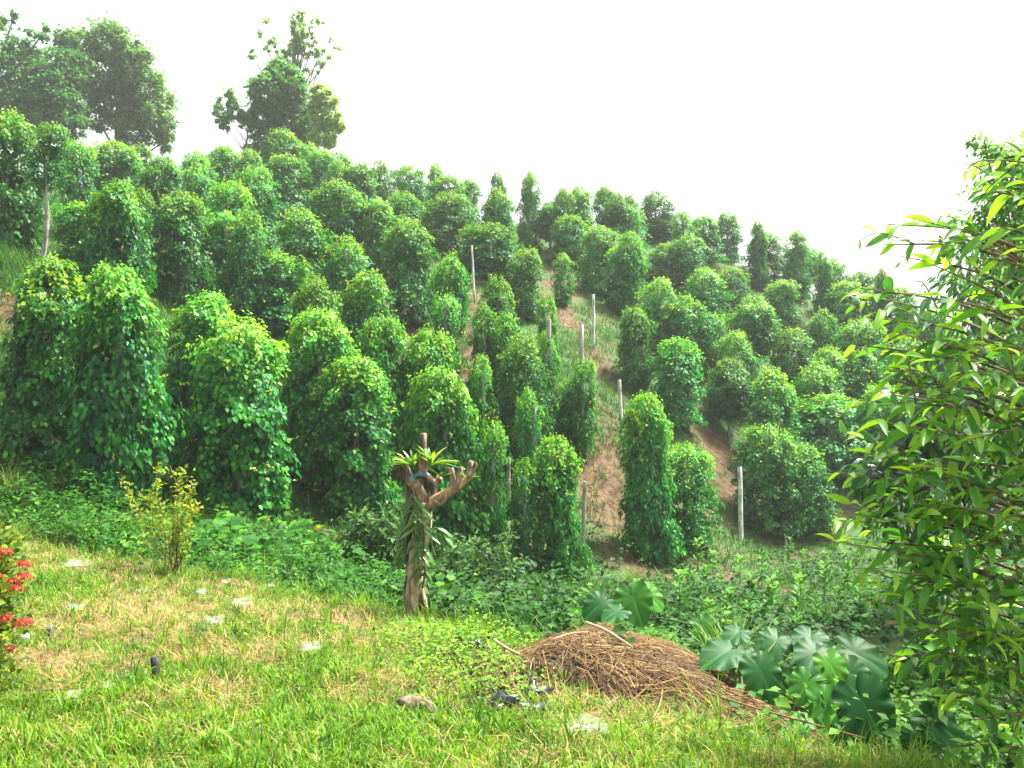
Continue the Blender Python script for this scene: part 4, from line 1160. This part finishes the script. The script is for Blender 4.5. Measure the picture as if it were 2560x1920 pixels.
def creeper(label, spots, seed, flowers, size=.17, yellow=0):
    rg = np.random.default_rng(seed)
    b = hz(*spots[0][:2], 9)
    root = thing('pumpkin_vine', b, label, 'pumpkin vine')
    for (u, v, su, sv, n) in spots:
        for k in range(n):
            p = hit(u + rg.normal(0, su), v + rg.normal(0, sv) + 14, 9.0)
            z = rg.uniform(.08, .42)
            p2 = p + (0, 0, z)
            place_leaf('leaf', LY if (yellow and k == 0 and u == spots[yellow][0]) else LM[rg.integers(0, 4)], root, b, p2, (rg.normal(0, .7), -1, rg.normal(-.25, .25)), (rg.normal(0, .3), -.55, 1), size * rg.uniform(.7, 1.25))
            vv, ff = tube(np.array([p - (0, 0, .03), p2]) - b, .005, 4, cap=False)
            MB().add(vv, ff, (.12, .25, .06)).build('stalk', M_WEED, root)
    for (u, v) in flowers:
        p = hit(u, v + 14, 9.0) + (0, 0, .35); m = MB()
        a = np.linspace(0, 6.28, 6)[:5]
        scatter(m, T_OVAL, np.tile(p - b, (5, 1)), np.c_[np.cos(a), -np.abs(np.sin(a)) * .3 - .3, np.sin(a)], np.tile((0, -1., .3), (5, 1)), .055, (.75, .42, .03), 1.8)
        m.build('flower', M_PETAL, root)
creeper('pumpkin creeper with lobed leaves and yellow flowers on the bank left of the trunk', [(600,1350,45,16,26),(730,1350,40,20,30),(735,1335,30,14,18),(860,1390,45,18,26),(670,1390,60,18,26),(520,1355,40,14,18)], 71, [(470,1312),(492,1318),(668,1340),(795,1358),(838,1382)], .17, 2)
creeper('blue-green leafy creeper spilling down the bank right of the trunk', [(1120,1455,40,16,26),(1190,1480,40,16,26),(1260,1510,40,14,20),(1130,1500,50,14,18)], 72, [], .12)

# seedlings in the gully: upright stems with paired oval leaves
def seedling_meshes(seed):
    rg = np.random.default_rng(seed); mb = MB(); n = 46; h = 1.0
    s = rg.uniform(.25, 1, n); a = rg.uniform(0, 6.28, n)
    pos = np.c_[np.cos(a) * .10 * (1.2 - s), np.sin(a) * .10 * (1.2 - s), s * h]
    scatter(mb, big_leaf(arch=.15, fold=.1, w=.24, st=4), pos, np.c_[np.cos(a), np.sin(a), rg.uniform(.4, 1.3, n)], np.c_[-np.cos(a), -np.sin(a), np.full(n, .9)] + rg.normal(0, .2, (n, 3)), rg.uniform(.16, .26, n), vary(mixc((.05, .19, .03), (.16, .40, .04), s * rg.random(n)), n, rg, .15, .06))
    me = mb.mesh('foliage', M_WEED)
    v, f = tube([(0, 0, -.06), (.02, .01, .5), (0, 0, 1)], [.016, .012, .006], 5)
    return me, MB().add(v, f, (.13, .15, .06)).mesh('stem', M_BARK)
SEED = [seedling_meshes(80 + i) for i in range(4)]
rg = np.random.default_rng(90)
SPOTS = [(1745,1395),(1782,1420),(1800,1470),(1765,1480),(1735,1455),(1850,1450),(1905,1440),(1945,1465),(1990,1440),(2010,1400),(1975,1375),(1880,1500),(1930,1520),(2000,1500),(2040,1540),(2060,1470),(1820,1540),(1770,1545),(1990,1570),(2095,1520),(2060,1400),(1700,1510),(2120,1450),(2150,1560),(1590,1490),(1620,1500),(2180,1500),(1870,1560)]
for k, (u, v) in enumerate(SPOTS):
    b = hit(u, v + 28, 8.5)
    root = thing('seedling', b, 'knee-high seedling with upright bright oval leaves in the gully', 'seedling', 'seedlings in the gully', rg.uniform(0, 6))
    me, st = SEED[k % 4]; s = rg.uniform(.42, .72) * (b[1] / 15) ** .3
    inst('foliage', me, root, scale=(s, s, s)); inst('stem', st, root, scale=(s, s, s))

# ------------------------------------------------------------------ ground cover that nobody could count
def in_frustum(n, d0, d1, rng, power=1.0, u0=-150, u1=2710):
    d = d0 * (d1 / d0) ** (rng.random(n) ** power)
    u = rng.uniform(u0, u1, n)
    return (u - CX) / F * d, d
rng = np.random.default_rng(100)
# --- lawn
N = 210000
x, y = in_frustum(N, 3.7, 13.2, rng, 1.0)
ls = lawn_side(x, y)
n1, n2, n3 = fbm(x, y, 1.6, 21), fbm(x, y, .55, 25), vnoise(x, y, .25, 29)
strawy = np.clip((n1 - .47) * 3 + (n2 - .5) * 6.0 + .2, 0, 1) * np.clip((y - 4.9) / .9, 0.12, 1) * np.where(y > 10.3, .55, 1)
keep = (ls > -.25) & (rng.random(N) > strawy * .6) & (rng.random(N) < .45 + .55 * np.clip(n3 * 1.6, 0, 1))
x, y, n1, n2, n3, strawy, ls = [q[keep] for q in (x, y, n1, n2, n3, strawy, ls)]
n = len(x)
tall = (rng.random(n) < np.clip((n2 - .46) * 1.2, .02, .5))
L = np.where(tall, rng.uniform(.09, .18, n), rng.uniform(.035, .085, n)) * (1 + .5 * (ls < .5))
bright = np.clip(.35 + (n3 - .4) * .9 + rng.normal(0, .22, n) + np.where(y < 5.6, .2, 0) - .0, 0, 1)
c = mixc((.04, .125, .009), (.18, .325, .013), bright)
c = np.where((rng.random(n) < .10 + strawy * .25)[:, None], np.array((.30, .26, .09)), c)
mb = MB()
blades(mb, np.c_[x, y, ground(x, y) - .005], L, rng.uniform(.004, .009, n) * (1 + .3 * tall), np.abs(rng.normal(0, .42, n)), rng.uniform(.1, 1.5, n), vary(c, n, rng, .16, .08), rng)
# tufts: blades springing from one crown, each tuft with its own tone and height
NT = 15000
x, y = in_frustum(NT, 3.8, 12.8, rng, 1.0)
ls = lawn_side(x, y); n1, n2 = fbm(x, y, 1.6, 21), fbm(x, y, .9, 37)
keep = (ls > -.3) & (rng.random(NT) < np.clip(.25 + (n2 - .42) * 4, .12, 1) * np.where(np.clip((n1 - .37) * 5, 0, 1) * (y > 5.4) > .5, .6, 1)); x, y, n2, ls = x[keep], y[keep], n2[keep], ls[keep]; m = len(x); k = 15
tone = np.repeat(np.clip(rng.normal(.5, .3, m), 0, 1), k); hgt = np.repeat(rng.gamma(5, .019, m).clip(.04, .24) * (1 + .4 * (ls < .4)), k)
xx = np.repeat(x, k) + rng.normal(0, .022, m * k); yy = np.repeat(y, k) + rng.normal(0, .022, m * k); n = m * k
c = mixc((.028, .115, .009), (.17, .335, .015), tone)
blades(mb, np.c_[xx, yy, ground(xx, yy) - .005], hgt * rng.uniform(.5, 1.2, n), rng.uniform(.005, .010, n), np.abs(rng.normal(0, .45, n)), rng.uniform(.2, 1.6, n), vary(c, n, rng, .14, .06), rng)
tag(mb.build('lawn_grass', M_GRASS), 'bright yellow-green grass growing all over the lawn', 'grass', kind='stuff')
# --- straw lying on it
N = 130000
x, y = in_frustum(N, 4.2, 12.5, rng, 1.0)
ls = lawn_side(x, y); n1, n2 = fbm(x, y, 1.6, 21), fbm(x, y, .55, 25)
strawy = np.clip((n1 - .47) * 3 + (n2 - .5) * 6.0 + .2, 0, 1) * np.clip((y - 4.9) / .9, 0.12, 1) * np.where(y > 10.3, .5, 1)
keep = (ls > -.1) & (rng.random(N) < strawy * .48 + .03); x, y = x[keep], y[keep]; n = len(x)
mb = MB()
blades(mb, np.c_[x, y, ground(x, y) + rng.uniform(0, .05, n)], rng.uniform(.06, .26, n), rng.uniform(.002, .005, n), rng.normal(1.38, .22, n), rng.normal(.1, .25, n), vary(mixc((.22, .12, .05), (.44, .30, .14), rng.random(n)), n, rng, .22, .08), rng, True)
tag(mb.build('straw', M_STRAW), 'dry tan mown grass lying in patches on the lawn', 'straw', kind='stuff')
# --- low broad-leaved weeds on the lawn, thick right of the trunk foot
N = 60000
x, y = in_frustum(N, 4.6, 12.5, rng, 1.0, 0, 1900)
u_ = CX + x / y * F; ls = lawn_side(x, y)
wm = np.clip(1.2 - np.hypot((u_ - 1180) / 230, (y - 7.6) / 1.7), 0, 1) * 1.2 + .05 * (fbm(x, y, .8, 33) > .6)
keep = (ls > -.9) & (rng.random(N) < wm); x, y = x[keep], y[keep]; n = len(x)
mb = MB()
zz = ground(x, y) + rng.uniform(.02, .17, n) * (.4 + vnoise(x, y, .3, 3))
scatter(mb, T_OVAL, np.c_[x, y, zz], rng.normal(0, 1, (n, 3)) * (1, 1, .4), np.array((0, -.2, 1.)) + rng.normal(0, .35, (n, 3)), rng.uniform(.018, .045, n), vary(mixc((.06, .18, .014), (.2, .34, .025), rng.random(n)), n, rng, .2, .08), 1.5)
tag(mb.build('lawn_weeds', M_WEED), 'low leafy weeds around the pollarded trunk foot and lawn', 'weeds', kind='stuff')
# --- dark rotting litter left of the brush pile
rg = np.random.default_rng(140); n = 4200
u, v = rg.normal(1235, 75, n), rg.normal(1700, 60, n)
d = 2217 * 2.3 / (v - CY); x = (u - CX) / F * d; y = d
mb = MB()
scatter(mb, T_OVAL, np.c_[x, y, ground(x, y) + rg.uniform(.01, .07, n)], rg.normal(0, 1, (n, 3)) * (1, 1, .3), np.array((0, 0, 1.)) + rg.normal(0, .5, (n, 3)), rg.uniform(.02, .06, n), vary(mixc((.02, .016, .012), (.13, .08, .045), rg.random(n) ** 1.6), n, rg, .3, .1), 1.2)
tag(mb.build('leaf_litter', M_STRAW), 'dark rotting leaf litter on the lawn left of the brush pile', 'leaf litter', kind='stuff')
# --- leafy cover on the bank and in the gully
def cover(name, label, n, box, hgt, sz, c0, c1, dmin, dmax, T, wid, seed, mask=None, mat=M_WEED, clump=.35):
    rg = np.random.default_rng(seed)
    u = rg.uniform(box[0], box[1], n); d = rg.uniform(dmin, dmax, n) if dmin > 9 else dmin * (dmax / dmin) ** rg.random(n)
    x = (u - CX) / F * d; yv = d; z = ground(x, yv); v = CY - z / d * F
    keep = (v > box[2]) & (v < box[3]) & (lawn_side(x, yv) < .05)
    if mask is not None: keep &= rg.random(n) < mask(x, yv)
    x, yv, z = x[keep], yv[keep], z[keep]; m = len(x)
    cl = vnoise(x, yv, clump, seed) ; c2 = vnoise(x, yv, clump * 2.6, seed + 3)
    zz = z + hgt * rg.uniform(.05, 1, m) * (.12 + 2.6 * cl * c2 ** 1.6)
    mb = MB()
    scatter(mb, T, np.c_[x, yv, zz], rg.normal(0, 1, (m, 3)) * (1, 1, .35) + (0, -.3, 0), np.array((0, -.3, 1.)) + rg.normal(0, .38, (m, 3)), sz * np.exp(rg.normal(0, .28, m)), vary(mixc(c0, c1, np.clip(rg.random(m) * .7 + (cl - .4) * .7, 0, 1)), m, rg, .2, .09), wid)
    return tag(mb.build(name, mat), label, 'undergrowth', kind='stuff')
cover('bank_groundcover', 'soft bright green ferny cover on the bank below the front vines', 48000, (-150, 1080, 1235, 1530), .34, .07, (.016, .08, .010), (.055, .19, .016), 9.4, 16, T_OVAL, .9, 110, lambda x, y: .15 + .85 * (fbm(x, y, 1.1, 40) > .45))
cover('gully_undergrowth', 'tangled low green undergrowth filling the gully', 75000, (980, 2720, 1330, 1960), .40, .095, (.008, .042, .007), (.032, .125, .011), 6.2, 24, T_OVAL, 1.1, 111, lambda x, y: np.where((CX + x / y * F > 1700) & (CX + x / y * F < 2300) & (y < 6.9), .1, 1.0) * np.clip(.10 + .9 * (fbm(x, y, 1.5, 44) > .47) - .7 * path_mask(x, y), .03, 1))  # leaf colours darkened to stand in for shade missing from the gully
cover('pile_side_weeds', 'dense mixed weeds between brush pile, taro and big-leaved tree', 26000, (1430, 2720, 1480, 1960), .45, .075, (.02, .09, .013), (.11, .27, .025), 5.6, 10, T_OVAL, 1.0, 112, lambda x, y: np.where((CX + x / y * F > 1760) & (CX + x / y * F < 2300) & (y < 6.9), .12, 1.0))
# --- taller weeds standing in clumps along the bank
rg = np.random.default_rng(131); mb = MB()
for k in range(170):
    u, v = rg.uniform(-80, 1000), rg.uniform(1270, 1450)
    p = hit(u, v, 9.6)
    if lawn_side(p[0], p[1]) > -.15: continue
    n = rg.integers(18, 46); h = rg.uniform(.15, .5)
    off = rg.normal(0, 1, (n, 3)) * (.13, .13, 0); off[:, 2] = rg.random(n) * h
    tone = rg.random() ** 1.5
    if rg.random() < .55:
        scatter(mb, T_OVAL, p + off, rg.normal(0, 1, (n, 3)) * (1, 1, .5), np.array((0, -.2, 1.)) + rg.normal(0, .4, (n, 3)), rg.uniform(.05, .12, n), vary(mixc((.018, .09, .012), (.10, .28, .02), np.full(n, tone)), n, rg, .2, .1), rg.uniform(.6, 1.3))
    else:
        off[:, 2] = 0
        blades(mb, p + off * .6, rg.uniform(.5, 1, n) * h, .012, np.abs(rg.normal(0, .4, n)), rg.uniform(.3, 1.5, n), vary(mixc((.03, .11, .012), (.14, .3, .03), np.full(n, tone)), n, rg, .2, .1), rg)
tag(mb.build('bank_tall_weeds', M_WEED), 'mixed taller weeds and grass standing along the bank behind the lawn', 'weeds', kind='stuff')
# --- grass and weeds on the hill
N = 34000
x, y = in_frustum(N, 14, 52, rng, .9)
pm = path_mask(x, y); ls = lawn_side(x, y)
keep = (ls < -.4) & (rng.random(N) < np.where((ground(x, y) < -3.1) & (x > .5), .25, 1.0)) & (rng.random(N) < np.clip(.85 * (fbm(x, y, 2.4, 50) > .43) + .15 - pm * .62, .10, 1)); x, y = x[keep], y[keep]
m = len(x); k = 9
xx = np.repeat(x, k) + rng.normal(0, .12, m * k); yy = np.repeat(y, k) + rng.normal(0, .12, m * k); n = m * k
mb = MB()
blades(mb, np.c_[xx, yy, ground(xx, yy) - .02], rng.uniform(.12, .42, n), rng.uniform(.012, .025, n), np.abs(rng.normal(0, .5, n)), rng.uniform(.2, 1.3, n), vary(mixc((.02, .085, .012), (.065, .19, .02), np.repeat(rng.random(m), k)), n, rng, .18, .08), rng, True)
tag(mb.build('hillside_grass', M_GRASS), 'patchy green grass and weeds between the vines on the hillside', 'grass', kind='stuff')
N = 42000
x, y = in_frustum(N, 15, 46, rng, .9); pm = path_mask(x, y)
keep = (lawn_side(x, y) < -.6) & (rng.random(N) < np.clip(pm * .9 + .2, 0, 1)); x, y = x[keep], y[keep]; n = len(x)
mb = MB()
blades(mb, np.c_[x, y, ground(x, y) + .02], rng.uniform(.15, .5, n), rng.uniform(.008, .02, n), rng.normal(1.35, .2, n), rng.normal(.1, .2, n), vary(mixc((.045, .027, .013), (.12, .08, .038), rng.random(n)), n, rng, .3, .08), rng, True)
tag(mb.build('hillside_straw', M_STRAW), 'dry cut weeds and litter on the bare soil strips of the hill', 'straw', kind='stuff')
# --- tall grass beside the taro and along the lawn edge
N = 5200
x, y = in_frustum(N, 5.2, 11.5, rng, 1.0, 350, 2450)
ls = lawn_side(x, y); u_ = CX + x / y * F
keep = ((np.abs(ls + .15) < .35) & (rng.random(N) < .55)) | ((u_ > 2180) & (u_ < 2420) & (ls < -.3) & (y < 7.5)); x, y = x[keep], y[keep]; n = len(x); u_k = CX + x / y * F
mb = MB()
blades(mb, np.c_[x, y, ground(x, y) - .01], rng.uniform(.15, .5, n) * np.where((u_k > 1800) & (u_k < 2230), .55, 1), rng.uniform(.006, .012, n), np.abs(rng.normal(0, .38, n)), rng.uniform(.2, 1.5, n), vary(mixc((.05, .16, .02), (.2, .33, .03), rng.random(n)), n, rng, .2, .1), rng)
tag(mb.build('edge_grass', M_GRASS), 'tall loose grass along the lawn edge and beside the taro', 'grass', kind='stuff')

# ------------------------------------------------------------------ small things lying about
def web_mat():
    m = bpy.data.materials.new('dewy_web'); m.use_nodes = True
    nd, l = m.node_tree.nodes, m.node_tree.links
    out = nd['Material Output']; p = nd['Principled BSDF']; p.inputs['Base Color'].default_value = (.62, .64, .62, 1); p.inputs['Roughness'].default_value = .8
    t = nd.new('ShaderNodeBsdfTransparent'); mx = nd.new('ShaderNodeMixShader')
    tc = nd.new('ShaderNodeTexCoord'); no = nd.new('ShaderNodeTexNoise'); no.inputs['Scale'].default_value = 22; no.inputs['Detail'].default_value = 5
    l.new(tc.outputs['Object'], no.inputs['Vector'])
    at = nd.new('ShaderNodeAttribute'); at.attribute_name = 'Col'
    mu = nd.new('ShaderNodeMath'); mu.operation = 'MULTIPLY'
    mr = nd.new('ShaderNodeMapRange'); mr.inputs['From Min'].default_value = .32; mr.inputs['From Max'].default_value = .62; mr.inputs['To Max'].default_value = .36
    l.new(no.outputs['Fac'], mr.inputs['Value']); l.new(mr.outputs[0], mu.inputs[0]); l.new(at.outputs['Fac'], mu.inputs[1])
    l.new(mu.outputs[0], mx.inputs[0]); l.new(t.outputs[0], mx.inputs[1]); l.new(p.outputs[0], mx.inputs[2]); l.new(mx.outputs[0], out.inputs['Surface'])
    return m
M_WEB = web_mat()
def web(u, v, w, label, seed, wide=1.0):
    rg = np.random.default_rng(seed)
    p = hit(u, v, 4) + np.array((0, 0, .07)); r = w / F * p[1] / 2
    n, nr = 22, 4; vv, cc = [(0, 0, -.25)], [(1, 1, 1)]
    rad = 1 + .35 * np.abs(np.sin(np.arange(n) * math.pi / 22 * rg.choice([3, 4, 5]))) * rg.uniform(.3, 1.4, n)
    for i in range(1, nr + 1):
        s = i / nr
        for k in range(n):
            a = 6.283 * k / n
            vv.append((math.cos(a) * rad[k] * s * wide, math.sin(a) * rad[k] * s, -.25 * (1 - s) + .12 * s * math.sin(a * 3 + seed) + .05 * rg.normal()))
            q = 1 - .75 * s ** 2; cc.append((q, q, q))
    f3 = np.array([(0, 1 + k, 1 + (k + 1) % n) for k in range(n)])
    f4 = np.array([(1 + i * n + k, 1 + (i + 1) * n + k, 1 + (i + 1) * n + (k + 1) % n, 1 + i * n + (k + 1) % n) for i in range(nr - 1) for k in range(n)])
    o = MB().add(np.array(vv) * r, [f3, f4], np.array(cc)).build('spider_web', M_WEB, None, loc=p)
    o.rotation_euler = (.28, 0, rg.uniform(-.3, .3))
    tag(o, label, 'spider web', 'dewy spider webs on the grass')
for k, (u, v, w, wd, lab) in enumerate([(608,1522,44,1,'largest white spider web in the middle of the upper lawn'),(538,1570,40,1,'ragged white spider web just below left of the largest web'),(505,1495,26,1,'small white web up left of the largest web'),(568,1468,22,1,'small bright web near the lawn top, left of centre'),(678,1478,18,1,'tiny web right of the small bright one at the lawn top'),(780,1640,46,1.2,'torn starry web on the lawn between largest web and trunk'),(184,1766,34,1,'white web low on the left side of the lawn'),(190,1538,30,1.6,'thin flat web on the lawn right of the ixora'),(195,1423,36,1.8,'pale web strip near the top left of the lawn'),(270,1738,26,1.2,'faint web beside the dark stub on the left lawn'),(1470,1842,72,1.25,'big torn white web on the grass below the brush pile'),(2270,1905,60,1.6,'pale web in the grass at the bottom right')]):
    web(u, v, w, lab, 200 + k, wd)

def lump(name, label, cat, u, v, size, col, mat, seed, sq=(1, 1, 1), rough=.18, dz=0.0, rot=(0, 0, 0)):
    import bmesh
    rg = np.random.default_rng(seed)
    bm = bmesh.new(); bmesh.ops.create_icosphere(bm, subdivisions=3, radius=1)
    co = np.array([q.co[:] for q in bm.verts]); fs = np.array([[q.index for q in f.verts] for f in bm.faces]); bm.free()
    k = rg.normal(0, 1, (6, 3)); ph = rg.uniform(0, 6, 6)
    for i in range(6): co = co * (1 + rough * np.sin(co @ k[i] * (1.5 + i * .8) + ph[i])[:, None] / (1 + i * .3))
    p = hit(u, v, 4)
    o = MB().add(co * np.array(sq) * size, fs, vary(col, len(co), rg, .12, .05)).build(name, mat, None, loc=p + np.array((0, 0, dz)))
    o.rotation_euler = rot
    tag(o, label, cat)
lump('rotten_log', 'brown broken chunk of rotten wood lying right of the lawn centre', 'wood', 1048, 1790, .11, (.20, .14, .10), M_BARK, 1, (1.0, .6, .55), .22, .05, (0, .25, .4))
lump('stone', 'grey flat stone half buried on the upper left lawn', 'stone', 345, 1480, .10, (.14, .125, .11), M_ROCK, 2, (1.3, .7, .22), .12, .0)
lump('stone', 'slate-grey upright stone near the ixora shrub', 'stone', 122, 1592, .10, (.13, .13, .16), M_ROCK, 3, (.32, .2, .7), .14, .01, (.1, .35, 0))
lump('stone', 'pale mottled stone right beside the ixora shrub', 'stone', 60, 1610, .11, (.26, .27, .25), M_ROCK, 4, (.35, .3, .7), .16, .01)
for k, (u, v, s, sq, lab) in enumerate([(1296,1742,.11,(1.2,.7,.5),'crumpled black plastic scrap at the left foot of the brush pile'),(1246,1775,.13,(1.6,.6,.4),'long black plastic strip in front left of the brush pile'),(1192,1632,.09,(1.2,.8,.5),'black plastic scrap among weeds right of the trunk'),(1335,1745,.07,(.8,.8,.9),'small black plastic tuft touching the brush pile')]):
    lump('black_plastic_sheet', lab, 'plastic', u, v, s, (.018, .02, .026), M_PLASTIC, 20 + k, sq, .42, .03)
# dark stub post on the lawn and fallen log in the shade
p = hit(388, 1700, 4); rg = np.random.default_rng(3)
v, f = tube(np.array([(0, 0, -.05), (.005, 0, .05), (0, 0, .10), (-.008, 0, .15)]), [.026, .027, .026, .022], 9, rg, .08)
tag(MB().add(v, f, (.05, .05, .055)).build('stub_post', M_POST, None, loc=p), 'short dark stub of a post sticking out of the left lawn', 'post')
a_, b_ = hit(788, 1338, 10.5), hit(862, 1366, 10.5)
v, f = tube(curve([a_ + (0, 0, .08), (a_ + b_) / 2 + (0, 0, .12), b_ + (0, 0, .07)], 8) - a_, np.linspace(.07, .05, 8), 9, rg, .1)
tag(MB().add(v, f, (.09, .07, .06)).build('fallen_log', M_BARK, None, loc=a_), 'dark fallen log in the shade at the foot of the dark front vine', 'log')

# ------------------------------------------------------------------ humid air between the camera and the ridge
import bmesh
bm = bmesh.new(); bmesh.ops.create_cube(bm, size=1)
me = bpy.data.meshes.new('haze'); bm.to_mesh(me); bm.free()
hzo = bpy.data.objects.new('haze', me); COL.objects.link(hzo)
zlo, zhi = float(GZ.min()) - 1.0, 26.0
xlo, xhi, ylo, yhi = GXa[0] - 2, GXa[-1] + 2, GYa[0] - 2, GYa[-1] + 2
hzo.location = ((xlo + xhi) / 2, (ylo + yhi) / 2, (zlo + zhi) / 2)
hzo.scale = (xhi - xlo, yhi - ylo, zhi - zlo)
hm = bpy.data.materials.new('humid_air'); hm.use_nodes = True
hn = hm.node_tree.nodes; hn.clear()
ho = hn.new('ShaderNodeOutputMaterial'); pv = hn.new('ShaderNodeVolumePrincipled')
pv.inputs['Color'].default_value = (.95, .98, .96, 1); pv.inputs['Density'].default_value = .0008; pv.inputs['Anisotropy'].default_value = .3
hm.node_tree.links.new(pv.outputs[0], ho.inputs['Volume'])
me.materials.append(hm)
tag(hzo, 'pale humid haze whitening the far ridge', 'haze', kind='stuff')
